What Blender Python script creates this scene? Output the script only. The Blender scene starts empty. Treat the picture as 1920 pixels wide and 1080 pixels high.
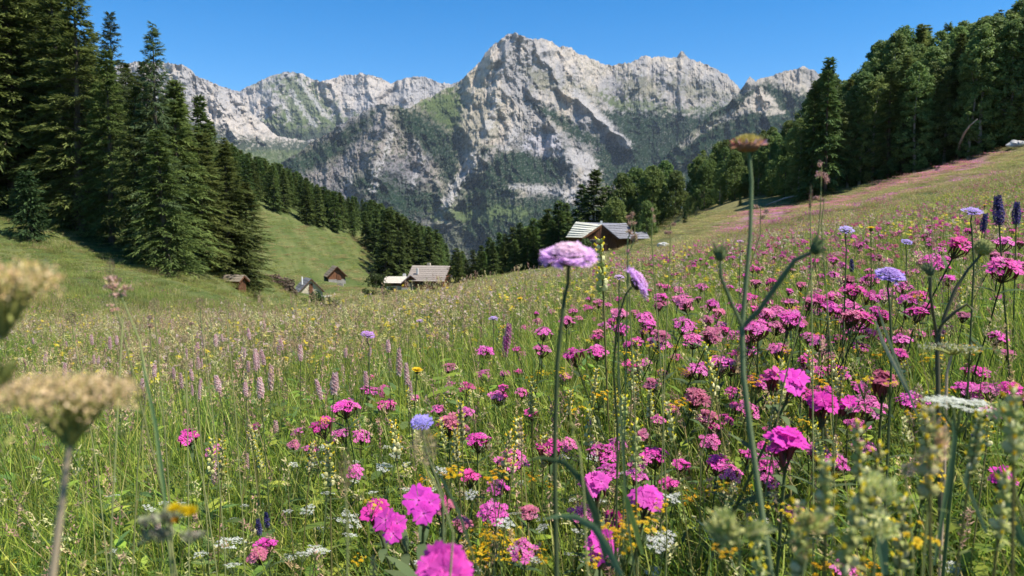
import bpy, math, random
import numpy as np
from mathutils import Vector, Euler, Matrix

random.seed(7)
rng = np.random.default_rng(7)
R = math.radians
SC = bpy.context.scene
COL = SC.collection
HAZE = 2.2e-5

# ------------------------------------------------------------------ camera, sky, sun, exposure
F = 1920 * 26 / 36.0                     # focal length in pixels of a 1920 wide picture
PITCH = math.atan(110 / F)
cam_d = bpy.data.cameras.new('camera')
cam = bpy.data.objects.new('camera', cam_d); COL.objects.link(cam)
cam_d.lens = 26; cam_d.sensor_width = 36
cam_d.clip_start = 0.02; cam_d.clip_end = 30000
cam.location = (0, 0, 0); cam.rotation_euler = (R(90) - PITCH, 0, 0)
cam_d.dof.use_dof = True; cam_d.dof.focus_distance = 2.2; cam_d.dof.aperture_fstop = 11.0
SC.camera = cam

SUN_EL, SUN_X, SUN_Y = R(57), 0.94, -0.32
_h = math.hypot(SUN_X, SUN_Y)
sun_dir = Vector((SUN_X / _h * math.cos(SUN_EL), SUN_Y / _h * math.cos(SUN_EL), math.sin(SUN_EL)))
wd = bpy.data.worlds.new('World'); SC.world = wd; wd.use_nodes = True
nt = wd.node_tree; nt.nodes.clear()
sky = nt.nodes.new('ShaderNodeTexSky'); sky.sky_type = 'NISHITA'; sky.sun_disc = False
sky.sun_elevation = SUN_EL; sky.sun_rotation = math.atan2(SUN_X, SUN_Y)
sky.altitude = 1800; sky.air_density = 1.0; sky.dust_density = 0.25; sky.ozone_density = 2.2
hs = nt.nodes.new('ShaderNodeHueSaturation'); hs.inputs['Saturation'].default_value = 1.5
hs.inputs['Value'].default_value = 1.0
bg = nt.nodes.new('ShaderNodeBackground'); bg.inputs['Strength'].default_value = 0.112
wo = nt.nodes.new('ShaderNodeOutputWorld')
nt.links.new(sky.outputs[0], hs.inputs['Color']); nt.links.new(hs.outputs[0], bg.inputs[0]); nt.links.new(bg.outputs[0], wo.inputs[0])
sl = bpy.data.lights.new('sun', 'SUN'); sl.energy = 5.0; sl.angle = R(0.53); sl.color = (1.0, 0.95, 0.87)
so = bpy.data.objects.new('sun', sl); COL.objects.link(so)
so.rotation_euler = sun_dir.to_track_quat('Z', 'Y').to_euler()
SC.view_settings.view_transform = 'Standard'; SC.view_settings.look = 'None'
SC.view_settings.exposure = 0.74; SC.view_settings.gamma = 1.0; SC.view_settings.use_curve_mapping = False
SC.cycles.max_bounces = 5; SC.cycles.diffuse_bounces = 2; SC.cycles.transmission_bounces = 2
SC.cycles.transparent_max_bounces = 8; SC.cycles.volume_bounces = 0; SC.cycles.caustics_reflective = False
SC.cycles.use_denoising = True

# ------------------------------------------------------------------ helpers
def ray(u, v):
    """Direction per metre of world y through a pixel of the 1920x1080 picture (arrays allowed)."""
    a = (np.asarray(u, float) - 960) / F; b = (540 - np.asarray(v, float)) / F
    cp, sp = math.cos(PITCH), math.sin(PITCH)
    x = a; y = cp + b * sp; z = -sp + b * cp
    return x / y, z / y

def at(u, v, Y):
    x, z = ray(u, v)
    return np.stack([x * Y, np.broadcast_to(Y, np.shape(x * Y)) * 1.0, z * Y], -1)

_perm = np.random.default_rng(3).permutation(4096)
def perlin(x, y, seed=0):
    x = np.asarray(x, float); y = np.asarray(y, float)
    xi = np.floor(x).astype(np.int64); yi = np.floor(y).astype(np.int64)
    xf = x - xi; yf = y - yi
    def g(ix, iy, dx, dy):
        h = _perm[(_perm[(ix + seed * 57) & 4095] + iy) & 4095] * (2 * math.pi / 4096) * 7
        return np.cos(h) * dx + np.sin(h) * dy
    s = xf * xf * xf * (xf * (xf * 6 - 15) + 10); t = yf * yf * yf * (yf * (yf * 6 - 15) + 10)
    a = g(xi, yi, xf, yf); b = g(xi + 1, yi, xf - 1, yf)
    c = g(xi, yi + 1, xf, yf - 1); d = g(xi + 1, yi + 1, xf - 1, yf - 1)
    return ((a + (b - a) * s) + ((c + (d - c) * s) - (a + (b - a) * s)) * t) * 1.5

def fbm(x, y, octs=4, gain=0.5, seed=0):
    r = 0; a = 1
    for i in range(octs):
        r = r + a * perlin(x, y, seed + i); a *= gain; x = x * 2.03 + 5.1; y = y * 2.03 + 3.7
    return r

def ridged(x, y, octs=5, gain=0.5, seed=0):
    r = 0; a = 1; w = 1
    for i in range(octs):
        n = 1 - np.abs(perlin(x, y, seed + i)) * 1.6
        r = r + a * n * w; w = np.clip(n, 0.25, 1); a *= gain
        x = x * 2.07 + 1.7; y = y * 2.07 + 9.2
    return r

def smooth(e0, e1, x):
    t = np.clip((x - e0) / (e1 - e0), 0, 1); return t * t * (3 - 2 * t)

def new_mat(name):
    m = bpy.data.materials.new(name); m.use_nodes = True; m.node_tree.nodes.clear()
    return m, m.node_tree.nodes, m.node_tree.links

def plant_mat(name, transl=0.35, rough=0.55, jit=0.35, hue=0.03, spec=0.25, noise=0.0):
    """Colour comes from the mesh's own colour attribute, varied a little from plant to plant."""
    m, n, l = new_mat(name)
    at_ = n.new('ShaderNodeAttribute'); at_.attribute_name = 'Col'
    oi = n.new('ShaderNodeObjectInfo')
    mr = n.new('ShaderNodeMapRange'); mr.inputs[3].default_value = 1 - jit; mr.inputs[4].default_value = 1 + jit
    mh = n.new('ShaderNodeMapRange'); mh.inputs[3].default_value = 0.5 - hue; mh.inputs[4].default_value = 0.5 + hue
    fr = n.new('ShaderNodeMath'); fr.operation = 'FRACT'; mu = n.new('ShaderNodeMath'); mu.operation = 'MULTIPLY'; mu.inputs[1].default_value = 7.31
    l.new(oi.outputs['Random'], mr.inputs[0]); l.new(oi.outputs['Random'], mu.inputs[0]); l.new(mu.outputs[0], fr.inputs[0]); l.new(fr.outputs[0], mh.inputs[0])
    h = n.new('ShaderNodeHueSaturation'); l.new(at_.outputs['Color'], h.inputs['Color']); l.new(mr.outputs[0], h.inputs['Value']); l.new(mh.outputs[0], h.inputs['Hue'])
    c = h.outputs[0]
    b = n.new('ShaderNodeBsdfPrincipled'); b.inputs['Roughness'].default_value = rough; b.inputs['Specular IOR Level'].default_value = spec
    l.new(c, b.inputs['Base Color'])
    out = n.new('ShaderNodeOutputMaterial')
    if transl > 0:
        t = n.new('ShaderNodeBsdfTranslucent'); l.new(c, t.inputs['Color'])
        mx = n.new('ShaderNodeMixShader'); mx.inputs[0].default_value = transl
        l.new(b.outputs[0], mx.inputs[1]); l.new(t.outputs[0], mx.inputs[2]); l.new(mx.outputs[0], out.inputs[0])
    else:
        l.new(b.outputs[0], out.inputs[0])
    return m

def noise_mat(name, c1, c2, scale=4.0, detail=6, rough=0.85, bump=0.3, stretch=(1, 1, 1), spec=0.3, dist=0.02):
    m, n, l = new_mat(name)
    tc = n.new('ShaderNodeTexCoord'); mp = n.new('ShaderNodeMapping'); mp.inputs['Scale'].default_value = stretch
    l.new(tc.outputs['Object'], mp.inputs[0])
    nz = n.new('ShaderNodeTexNoise'); nz.inputs['Scale'].default_value = scale; nz.inputs['Detail'].default_value = detail
    nz.inputs['Roughness'].default_value = 0.65; l.new(mp.outputs[0], nz.inputs['Vector'])
    cr = n.new('ShaderNodeValToRGB'); cr.color_ramp.elements[0].position = 0.33; cr.color_ramp.elements[1].position = 0.67
    cr.color_ramp.elements[0].color = (*c1, 1); cr.color_ramp.elements[1].color = (*c2, 1); l.new(nz.outputs[0], cr.inputs[0])
    oi = n.new('ShaderNodeObjectInfo'); mr = n.new('ShaderNodeMapRange'); mr.inputs[3].default_value = 0.82; mr.inputs[4].default_value = 1.15
    l.new(oi.outputs['Random'], mr.inputs[0])
    hv = n.new('ShaderNodeHueSaturation'); l.new(cr.outputs[0], hv.inputs['Color']); l.new(mr.outputs[0], hv.inputs['Value'])
    b = n.new('ShaderNodeBsdfPrincipled'); b.inputs['Roughness'].default_value = rough; b.inputs['Specular IOR Level'].default_value = spec
    l.new(hv.outputs[0], b.inputs['Base Color'])
    bp = n.new('ShaderNodeBump'); bp.inputs['Strength'].default_value = bump; bp.inputs['Distance'].default_value = dist
    l.new(nz.outputs[0], bp.inputs['Height']); l.new(bp.outputs[0], b.inputs['Normal'])
    o = n.new('ShaderNodeOutputMaterial'); l.new(b.outputs[0], o.inputs[0])
    return m

class MB:
    """Collects geometry with a colour per vertex and links it as ONE mesh."""
    def __init__(s): s.V = []; s.C = []; s.L = []; s.S = []; s.n = 0
    def add(s, V, faces, col):
        V = np.asarray(V, float).reshape(-1, 3)
        C = np.broadcast_to(np.asarray(col, float), V.shape) if np.ndim(col) < 2 else np.asarray(col, float)
        if isinstance(faces, np.ndarray):
            s.L.append((faces + s.n).ravel()); s.S.append(np.full(len(faces), faces.shape[1]))
        else:
            s.L.append(np.array([i + s.n for f in faces for i in f])); s.S.append(np.array([len(f) for f in faces]))
        s.V.append(V); s.C.append(C); s.n += len(V)
    def merge(s, o, mat=None):
        V = np.concatenate(o.V)
        if mat is not None:
            m = np.array(mat); V = V @ m[:3, :3].T + m[:3, 3]
        s.L.append(np.concatenate(o.L) + s.n); s.S.append(np.concatenate(o.S)); s.V.append(V); s.C.append(np.concatenate(o.C)); s.n += len(V)
    def mesh(s, name, mat, smooth_=False):
        me = bpy.data.meshes.new(name)
        V = np.concatenate(s.V); L = np.concatenate(s.L).astype(np.int32); S = np.concatenate(s.S).astype(np.int32)
        me.vertices.add(len(V)); me.vertices.foreach_set('co', V.astype(np.float32).ravel())
        me.loops.add(len(L)); me.loops.foreach_set('vertex_index', L)
        me.polygons.add(len(S)); st = np.concatenate([[0], np.cumsum(S)[:-1]]).astype(np.int32)
        me.polygons.foreach_set('loop_start', st); me.polygons.foreach_set('loop_total', S)
        me.polygons.foreach_set('use_smooth', np.full(len(S), smooth_))
        me.update(calc_edges=True); me.validate()
        ca = me.color_attributes.new('Col', 'FLOAT_COLOR', 'POINT')
        C = np.concatenate(s.C); ca.data.foreach_set('color', np.concatenate([C, np.ones((len(C), 1))], 1).astype(np.float32).ravel())
        if mat: me.materials.append(mat)
        return me
    def build(s, name, mat, parent=None, smooth_=False, link=True):
        o = bpy.data.objects.new(name, s.mesh(name, mat, smooth_))
        if link: COL.objects.link(o)
        if parent: o.parent = parent
        return o
    # --- shapes
    def strips(s, base, d, side, L, W, bend, segs, c0, c1, prof=None):
        """n tapering curved strips (blades, leaves, petals, sprays)."""
        n = len(base); t = np.linspace(0, 1, segs + 1)
        if prof is None: prof = np.clip(1 - t ** 1.6, 0.04, 1)
        prof = np.asarray(prof)
        L = np.broadcast_to(L, (n,)); W = np.broadcast_to(W, (n,))
        P = base[:, None] + d[:, None] * (L[:, None] * t)[..., None] + np.asarray(bend)[:, None] * (t ** 2)[None, :, None]
        o = side[:, None] * (0.5 * W[:, None] * prof)[..., None]
        V = np.stack([P - o, P + o], 2).reshape(-1, 3)
        c0 = np.broadcast_to(c0, (n, 3)); c1 = np.broadcast_to(c1, (n, 3))
        C = c0[:, None] * (1 - t)[None, :, None] + c1[:, None] * t[None, :, None]
        C = np.repeat(C, 2, 1).reshape(-1, 3)
        k = np.arange(segs) * 2; q = np.stack([k, k + 1, k + 3, k + 2], 1)
        Fc = (q[None] + (np.arange(n) * 2 * (segs + 1))[:, None, None]).reshape(-1, 4)
        s.add(V, Fc, C)
    def tube(s, pts, rad, col, sides=5, cap=False):
        pts = np.asarray(pts, float); n = len(pts); rad = np.broadcast_to(rad, (n,))
        V = []
        tan = np.gradient(pts, axis=0); tan /= np.linalg.norm(tan, axis=1)[:, None] + 1e-9
        ref = np.array([1.0, 0.13, 0.07]) if abs(tan[:, 0]).mean() < 0.8 else np.array([0.05, 1.0, 0.1])
        for i in range(n):
            a = np.cross(tan[i], ref); a /= np.linalg.norm(a) + 1e-9; b = np.cross(tan[i], a)
            for k in range(sides):
                w = 2 * math.pi * k / sides
                V.append(pts[i] + rad[i] * (math.cos(w) * a + math.sin(w) * b))
        Fc = [(i * sides + k, i * sides + (k + 1) % sides, (i + 1) * sides + (k + 1) % sides, (i + 1) * sides + k) for i in range(n - 1) for k in range(sides)]
        if cap: Fc.append(tuple((n - 1) * sides + k for k in range(sides))); Fc.append(tuple(reversed(range(sides))))
        s.add(V, Fc, col)
    def box(s, lo, hi, col=(0.5, 0.5, 0.5), rot=None, loc=None):
        x0, y0, z0 = lo; x1, y1, z1 = hi
        V = np.array([(x0, y0, z0), (x1, y0, z0), (x1, y1, z0), (x0, y1, z0), (x0, y0, z1), (x1, y0, z1), (x1, y1, z1), (x0, y1, z1)], float)
        if rot is not None: V = V @ np.array(rot).T
        if loc is not None: V = V + np.array(loc)
        s.add(V, [(0, 3, 2, 1), (4, 5, 6, 7), (0, 1, 5, 4), (1, 2, 6, 5), (2, 3, 7, 6), (3, 0, 4, 7)], col)
    def slab(s, quad, th, col=(0.5, 0.5, 0.5)):
        """A plate of thickness th below the four given corners."""
        q = np.asarray(quad, float); nrm = np.cross(q[1] - q[0], q[3] - q[0]); nrm /= np.linalg.norm(nrm)
        V = np.concatenate([q, q - nrm * th])
        s.add(V, [(0, 1, 2, 3), (7, 6, 5, 4), (0, 4, 5, 1), (1, 5, 6, 2), (2, 6, 7, 3), (3, 7, 4, 0)], col)
    def ellipsoid(s, c, r, col, nu=8, nv=5, rot=None):
        th = np.linspace(0, math.pi, nv + 1); ph = np.arange(nu) * 2 * math.pi / nu
        V = np.array([(math.sin(a) * math.cos(b), math.sin(a) * math.sin(b), math.cos(a)) for a in th for b in ph]) * np.asarray(r)
        if rot is not None: V = V @ np.array(rot).T
        V = V + np.asarray(c)
        Fc = [(i * nu + k, (i + 1) * nu + k, (i + 1) * nu + (k + 1) % nu, i * nu + (k + 1) % nu) for i in range(nv) for k in range(nu)]
        s.add(V, Fc, col)

def tag(o, label=None, cat=None, group=None, kind=None):
    if label: o['label'] = label
    if cat: o['category'] = cat
    if group: o['group'] = group
    if kind: o['kind'] = kind
    return o

def empty(name, loc=(0, 0, 0)):
    o = bpy.data.objects.new(name, None); COL.objects.link(o); o.location = loc; o.empty_display_size = 0.1
    return o

def clone(o, parent=None):
    c = o.copy(); COL.objects.link(c)
    if parent is not None: c.parent = parent
    for ch in kids.get(o.name, ()):
        clone(ch, c)
    return c
kids = {}
def fix_kids(root):
    """Remember the children of a prototype (a plain lookup, so that cloning stays fast)."""
    kids[root.name] = [c for c in COL.objects if c.parent == root]
    for c in kids[root.name]: fix_kids(c)

def unit(a): return a / (np.linalg.norm(a, axis=-1, keepdims=True) + 1e-9)
def rvec(n, r=rng): return unit(r.normal(size=(n, 3)))

def scatter(name, P, rot, scl, idx, sources, label, cat, kind='stuff', group=None):
    """ONE object of uncountable growth: its points carry the given source meshes."""
    me = bpy.data.meshes.new(name); me.vertices.add(len(P)); me.vertices.foreach_set('co', P.astype(np.float32).ravel())
    a = me.attributes.new('rotv', 'FLOAT_VECTOR', 'POINT'); a.data.foreach_set('vector', rot.astype(np.float32).ravel())
    a = me.attributes.new('sclv', 'FLOAT_VECTOR', 'POINT'); a.data.foreach_set('vector', scl.astype(np.float32).ravel())
    a = me.attributes.new('pick', 'INT', 'POINT'); a.data.foreach_set('value', idx.astype(np.int32))
    o = bpy.data.objects.new(name, me); COL.objects.link(o)
    c = bpy.data.collections.new(name + '_source')
    for s_ in sources: c.objects.link(s_)
    ng = bpy.data.node_groups.new(name + '_growth', 'GeometryNodeTree')
    ng.interface.new_socket('Geometry', in_out='INPUT', socket_type='NodeSocketGeometry')
    ng.interface.new_socket('Geometry', in_out='OUTPUT', socket_type='NodeSocketGeometry')
    N, K = ng.nodes, ng.links
    gi = N.new('NodeGroupInput'); go = N.new('NodeGroupOutput'); ip = N.new('GeometryNodeInstanceOnPoints')
    ci = N.new('GeometryNodeCollectionInfo'); ci.inputs['Collection'].default_value = c
    ci.inputs['Separate Children'].default_value = True; ci.inputs['Reset Children'].default_value = True
    def na(nm, ty):
        x = N.new('GeometryNodeInputNamedAttribute'); x.data_type = ty; x.inputs['Name'].default_value = nm; return x
    er = N.new('FunctionNodeEulerToRotation')
    K.new(gi.outputs[0], ip.inputs['Points']); K.new(ci.outputs[0], ip.inputs['Instance'])
    ip.inputs['Pick Instance'].default_value = True
    K.new(na('pick', 'INT').outputs[0], ip.inputs['Instance Index'])
    K.new(na('rotv', 'FLOAT_VECTOR').outputs[0], er.inputs[0]); K.new(er.outputs[0], ip.inputs['Rotation'])
    K.new(na('sclv', 'FLOAT_VECTOR').outputs[0], ip.inputs['Scale'])
    K.new(ip.outputs[0], go.inputs[0])
    md = o.modifiers.new('growth', 'NODES'); md.node_group = ng
    return tag(o, label, cat, group, kind)

# ------------------------------------------------------------------ terrain
# ground points: pixel u, pixel v of the GROUND there, distance y in metres
_CP = [
 (960,583,10),(960,548,24),(960,527,45),(1000,509,90),(950,516,120),(900,522,150),(870,560,185),(960,650,300),
 (1120,490,95),(1180,475,100),(1180,490,50),(1250,466,60),(1090,494,100),(1060,500,110),(1050,520,145),(1150,480,130),(1180,475,160),(1150,520,220),
 (800,632,10),(800,606,20),(810,590,40),(660,640,10),(660,612,22),(660,600,45),(800,576,90),(800,562,150),(800,548,185),(740,545,190),(860,532,185),(720,545,160),
 (500,650,10),(500,625,20),(500,609,40),(500,598,75),(500,585,110),(500,572,150),(575,552,165),(440,560,110),(640,528,185),(650,560,140),
 (200,665,12),(200,622,22),(200,585,32),(200,540,40),(200,480,58),(60,455,58),
 (0,668,11),(0,615,20),(0,572,28),(0,500,45),(0,420,60),(0,360,80),(0,230,120),(0,120,170),
 (-500,640,8),(-500,520,25),(-500,420,45),(-500,250,80),(-500,100,130),
 (150,426,68),(300,486,62),(400,514,66),(480,520,76),(430,450,100),(300,350,110),(150,290,115),
 (480,392,200),(560,414,205),(628,434,210),(600,470,200),(715,512,210),(550,490,180),(500,500,150),(640,430,235),
 (440,350,280),(600,385,300),(720,440,320),(860,505,380),(760,500,240),(850,530,230),(400,260,350),(200,200,350),(0,100,350),
 (1290,402,105),(1290,428,70),(1500,376,85),(1500,420,40),(1700,334,80),(1700,395,30),(1920,272,75),(1920,345,30),(1920,450,9),
 (1640,445,15),(1400,480,20),(1400,410,70),
 (1290,380,150),(1290,400,250),(1500,300,130),(1700,230,130),(1920,140,130),(1920,60,200),(1700,160,200),(1500,250,200),(2300,150,60),(2300,260,25),(2300,430,8),(2300,0,150),
 (960,760,600),(960,700,1300),(700,640,700),(700,700,1300),(400,300,700),(0,100,700),(0,400,1300),(400,560,1300),(1300,480,600),(1300,640,1300),(1700,250,600),(1700,500,1300),
 (960,620,2500),(0,620,2500),(1920,620,2500),(960,560,9000),(0,560,9000),(1920,560,9000),
]
_cp = np.array(_CP, float)
_cx, _cz = ray(_cp[:, 0], _cp[:, 1])
_cr = np.hypot(_cx, 1) * _cp[:, 2]
_pc = np.stack([np.arctan(_cx) * 2.2, np.log(_cr)], 1)
_pv = _cz * _cp[:, 2] / _cr
def _k(d): return np.sqrt(d * d + 0.12 ** 2)
_D = np.linalg.norm(_pc[:, None] - _pc[None], axis=-1)
_A = np.zeros((len(_pc) + 3, len(_pc) + 3)); _A[:len(_pc), :len(_pc)] = _k(_D) + np.eye(len(_pc)) * -0.02
_A[:len(_pc), -3] = 1; _A[:len(_pc), -2:] = _pc; _A[-3, :len(_pc)] = 1; _A[-2:, :len(_pc)] = _pc.T
_W = np.linalg.solve(_A, np.concatenate([_pv, [0, 0, 0]]))

def ground(x, y):
    x = np.asarray(x, float); y = np.asarray(y, float); sh = np.broadcast(x, y).shape
    x = np.broadcast_to(x, sh).ravel(); y = np.broadcast_to(y, sh).ravel()
    r = np.hypot(x, y); th = np.arctan2(x, np.maximum(y, 1e-3 * r + 1e-6)); th = np.clip(th, -0.75, 0.75)
    lr = np.log(np.clip(r, 6, 9500))
    q = np.stack([th * 2.2, lr], 1)
    S = np.zeros(len(q))
    for i in range(0, len(q), 40000):
        d = np.linalg.norm(q[i:i + 40000, None] - _pc[None], axis=-1)
        S[i:i + 40000] = _k(d) @ _W[:-3] + _W[-3] + q[i:i + 40000] @ _W[-2:]
    back = np.clip(-y / (r + 1e-6), 0, 1)
    plane = -0.62 + 0.155 * x - 0.040 * y
    far = r * S * (1 - back)
    w = smooth(1.6, 2.45, np.log(r + 1e-3))
    z = plane * (1 - w) + far * w
    z = z + 0.02 * perlin(x * 1.3, y * 1.3, 3) * smooth(0.3, 2, r) + 0.5 * perlin(x / 9, y / 9, 5) * smooth(12, 60, r) + 1.2 * perlin(x / 40, y / 40, 6) * smooth(60, 200, r)
    return z.reshape(sh)

def hit(u, v, h, y0=0.25, y1=400):
    """Where the ray of a pixel first comes down to h metres above the ground."""
    dx, dz = ray(u, v); Y = np.geomspace(y0, y1, 500)
    g = ground(dx * Y, Y) + h; b = dz * Y <= g
    if not b.any(): return None
    Yh = Y[np.argmax(b)]
    return float(dx * Yh), float(Yh), float(dz * Yh)

# zones of the ground by colour (its own colour: which plants grow there)
def zone_colour(x, y):
    r = np.hypot(x, y); th = np.arctan2(x, np.maximum(y, 1e-3))
    n1 = fbm(x / 7, y / 7, 4, 0.55, 11); n2 = fbm(x / 2.2, y / 2.2, 4, 0.6, 17); n3 = fbm(x / 28, y / 28, 3, 0.5, 23)
    n4 = fbm(x / 0.6, y / 0.6, 3, 0.6, 29)
    g1 = np.array([0.080, 0.105, 0.030]); g2 = np.array([0.130, 0.140, 0.050]); straw = np.array([0.27, 0.215, 0.095]); dk = np.array([0.045, 0.075, 0.020])
    pink = np.array([0.42, 0.15, 0.29])
    t = smooth(-0.5, 0.6, n1 + 0.5 * n2)[..., None]
    c = g1 * (1 - t) + g2 * t
    d = smooth(0.0, 0.8, n2 + 0.6 * n4 - 0.2 * n1)[..., None] * 0.6
    c = c * (1 - d) + dk * d
    right = smooth(0.10, 0.30, th) * smooth(14, 45, r) * (1 - smooth(150, 260, r))
    s = (right * smooth(-0.8, 0.35, n3 + 0.7 * n2 + 0.3))[..., None] * 0.55
    c = c * (1 - s) + straw * s
    mid = (smooth(-0.5, -0.2, th) * (1 - smooth(0.05, 0.25, th)) * smooth(-0.2, 0.6, n2 + n1) * smooth(4, 12, r) * (1 - smooth(60, 90, r)))[..., None] * 0.35
    c = c * (1 - mid) + straw * mid
    # band of pink flowers before the right forest
    px = x / np.maximum(y, 1) * F + 960
    m = smooth(1330, 1440, px) * (1 - smooth(1780, 1900, px)) * smooth(38, 50, y) * (1 - smooth(72, 82, y))
    m = (m * smooth(-0.5, 0.5, n2 + 0.5 * n1 + .4 * n4))[..., None] * 0.8
    c = c * (1 - m) + pink * m
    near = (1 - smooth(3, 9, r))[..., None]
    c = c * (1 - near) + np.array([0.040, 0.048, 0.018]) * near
    return c

ths = np.concatenate([np.linspace(-math.pi, -0.80, 40)[:-1], np.linspace(-0.80, 0.80, 620), np.linspace(0.80, math.pi, 40)[1:-1]])
rs = np.concatenate([[0.02, 0.1, 0.2, 0.3], np.geomspace(0.4, 20, 110), np.geomspace(20, 420, 260)[1:], np.geomspace(420, 9300, 50)[1:]])
TH, RR = np.meshgrid(ths, rs)
X, Y_ = RR * np.sin(TH), RR * np.cos(TH)
Z = ground(X, Y_)
nr, nth = X.shape
V = np.stack([X, Y_, Z], -1).reshape(-1, 3)
ii = np.arange(nr * nth).reshape(nr, nth)
jn = np.roll(ii, -1, 1)
Fq = np.stack([ii[:-1], jn[:-1], jn[1:], ii[1:]], -1).reshape(-1, 4)[:, ::-1]
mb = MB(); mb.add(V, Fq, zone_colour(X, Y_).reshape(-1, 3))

m, n, l = new_mat('meadow_ground')
a_ = n.new('ShaderNodeAttribute'); a_.attribute_name = 'Col'
tc = n.new('ShaderNodeTexCoord')
nz = n.new('ShaderNodeTexNoise'); nz.inputs['Scale'].default_value = 3.0; nz.inputs['Detail'].default_value = 8; nz.inputs['Roughness'].default_value = 0.75
l.new(tc.outputs['Object'], nz.inputs['Vector'])
mr = n.new('ShaderNodeMapRange'); mr.inputs[1].default_value = 0.3; mr.inputs[2].default_value = 0.7; mr.inputs[3].default_value = 0.6; mr.inputs[4].default_value = 1.4
l.new(nz.outputs[0], mr.inputs[0])
h = n.new('ShaderNodeHueSaturation'); l.new(a_.outputs['Color'], h.inputs['Color']); l.new(mr.outputs[0], h.inputs['Value'])
b = n.new('ShaderNodeBsdfPrincipled'); b.inputs['Roughness'].default_value = 0.95; b.inputs['Specular IOR Level'].default_value = 0.1
bp = n.new('ShaderNodeBump'); bp.inputs['Strength'].default_value = 0.7; bp.inputs['Distance'].default_value = 0.15
l.new(nz.outputs[0], bp.inputs['Height']); l.new(bp.outputs[0], b.inputs['Normal']); l.new(h.outputs[0], b.inputs['Base Color'])
o_ = n.new('ShaderNodeOutputMaterial'); l.new(b.outputs[0], o_.inputs[0])
tag(mb.build('ground', m, smooth_=True), kind='structure')

# ------------------------------------------------------------------ mountains
def seg_dist(u, v, pts):
    d = np.full(np.shape(u), 1e9); 
    for (a, b), (c, e) in zip(pts[:-1], pts[1:]):
        L2 = (c - a) ** 2 + (e - b) ** 2 + 1e-9
        t = np.clip(((u - a) * (c - a) + (v - b) * (e - b)) / L2, 0, 1)
        d = np.minimum(d, np.hypot(u - a - t * (c - a), v - b - t * (e - b)))
    return d
def poly_sd(u, v, pts):
    """Signed distance to a polygon, negative inside."""
    d = seg_dist(u, v, list(pts) + [pts[0]]); inside = np.zeros(np.shape(u), bool)
    n_ = len(pts)
    for i in range(n_):
        x1, y1 = pts[i]; x2, y2 = pts[(i + 1) % n_]
        c = ((y1 > v) != (y2 > v)) & (u < (x2 - x1) * (v - y1) / ((y2 - y1) + 1e-9) + x1)
        inside ^= c
    return np.where(inside, -d, d)

def mountain(name, u0, u1, ridge, yr, vf, yf, rows, spurs, paint, seed, rough=1.0, step=1.6, jag=3.0, p=0.9, gully=1.0):
    u = np.arange(u0, u1, step); rp = np.array(ridge, float); yp = np.array(yr, float)
    vr = np.interp(u, rp[:, 0], rp[:, 1]) + jag * fbm(u / 26, u * 0 + seed, 6, 0.72, seed)
    Yr = np.interp(u, yp[:, 0], yp[:, 1])
    t = np.linspace(0, 1, rows)[:, None]
    U = np.broadcast_to(u, (rows, len(u))); Vv = vf + (vr[None] - vf) * t
    k = (Yr.mean() + yf) / 2 / F
    Xm, Sm = U * k, Vv * k                       # metres across and up the face
    wx = 60 * fbm(Xm / 500, Sm / 500, 3, 0.5, seed + 40); ws = 60 * fbm(Xm / 500 + 9, Sm / 500, 3, 0.5, seed + 50)
    rel = -105 * (ridged((Xm + wx) / 620, (Sm + ws) / 1000, 5, 0.5, seed) - 1.0) * gully
    rel += -46 * rough * (ridged((Xm + wx * 0.6) / 170, (Sm + ws) / 330, 6, 0.6, seed + 9) - 1.0)
    rel += -22 * rough * fbm((Xm + wx) / 55, (Sm - ws) / 90, 5, 0.66, seed + 19)
    for pts, w, a in spurs:
        d = seg_dist(U + 13 * fbm(U / 30, Vv / 30, 3, 0.5, seed + 60), Vv + 13 * fbm(U / 30, Vv / 30 + 7, 3, 0.5, seed + 70), pts)
        rel += -0.8 * a * np.exp(-(d / w) ** 1.15)
    fade = smooth(0, 0.1, t)
    Yy = yf + (Yr[None] - yf) * t ** p + rel * fade
    P = at(U, Vv, Yy)
    # normals for placing the growth on gentler ledges
    du = np.gradient(P, axis=1); dv = np.gradient(P, axis=0); nn = unit(np.cross(du, dv)); nn = nn * np.sign(nn[..., 2:3] + 1e-9)
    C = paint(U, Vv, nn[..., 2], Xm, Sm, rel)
    bk = [P]; cb = [C]
    dirn = unit(P[-1] * np.array([1, 1, 0]))
    for j in range(1, 9):
        dd = 60 * j ** 1.5
        q = P[-1] + dirn * dd; q = q.copy(); q[:, 2] -= dd * (0.75 + 0.2 * perlin(u / 30, u * 0 + j * 0.7, seed)) + 6 * j * np.abs(perlin(u / 8, u * 0 + j * 2.2, seed + 3))
        bk.append(q[None]); cb.append(C[-1:])
    P = np.concatenate(bk); C = np.concatenate(cb)
    a, c_ = P.shape[:2]; i_ = np.arange(a * c_).reshape(a, c_)
    Fc = np.stack([i_[:-1, :-1], i_[:-1, 1:], i_[1:, 1:], i_[1:, :-1]], -1).reshape(-1, 4)
    mb = MB(); mb.add(P.reshape(-1, 3), Fc, C.reshape(-1, 3))
    return tag(mb.build(name, MOUNT, smooth_=False), kind='structure')

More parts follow.
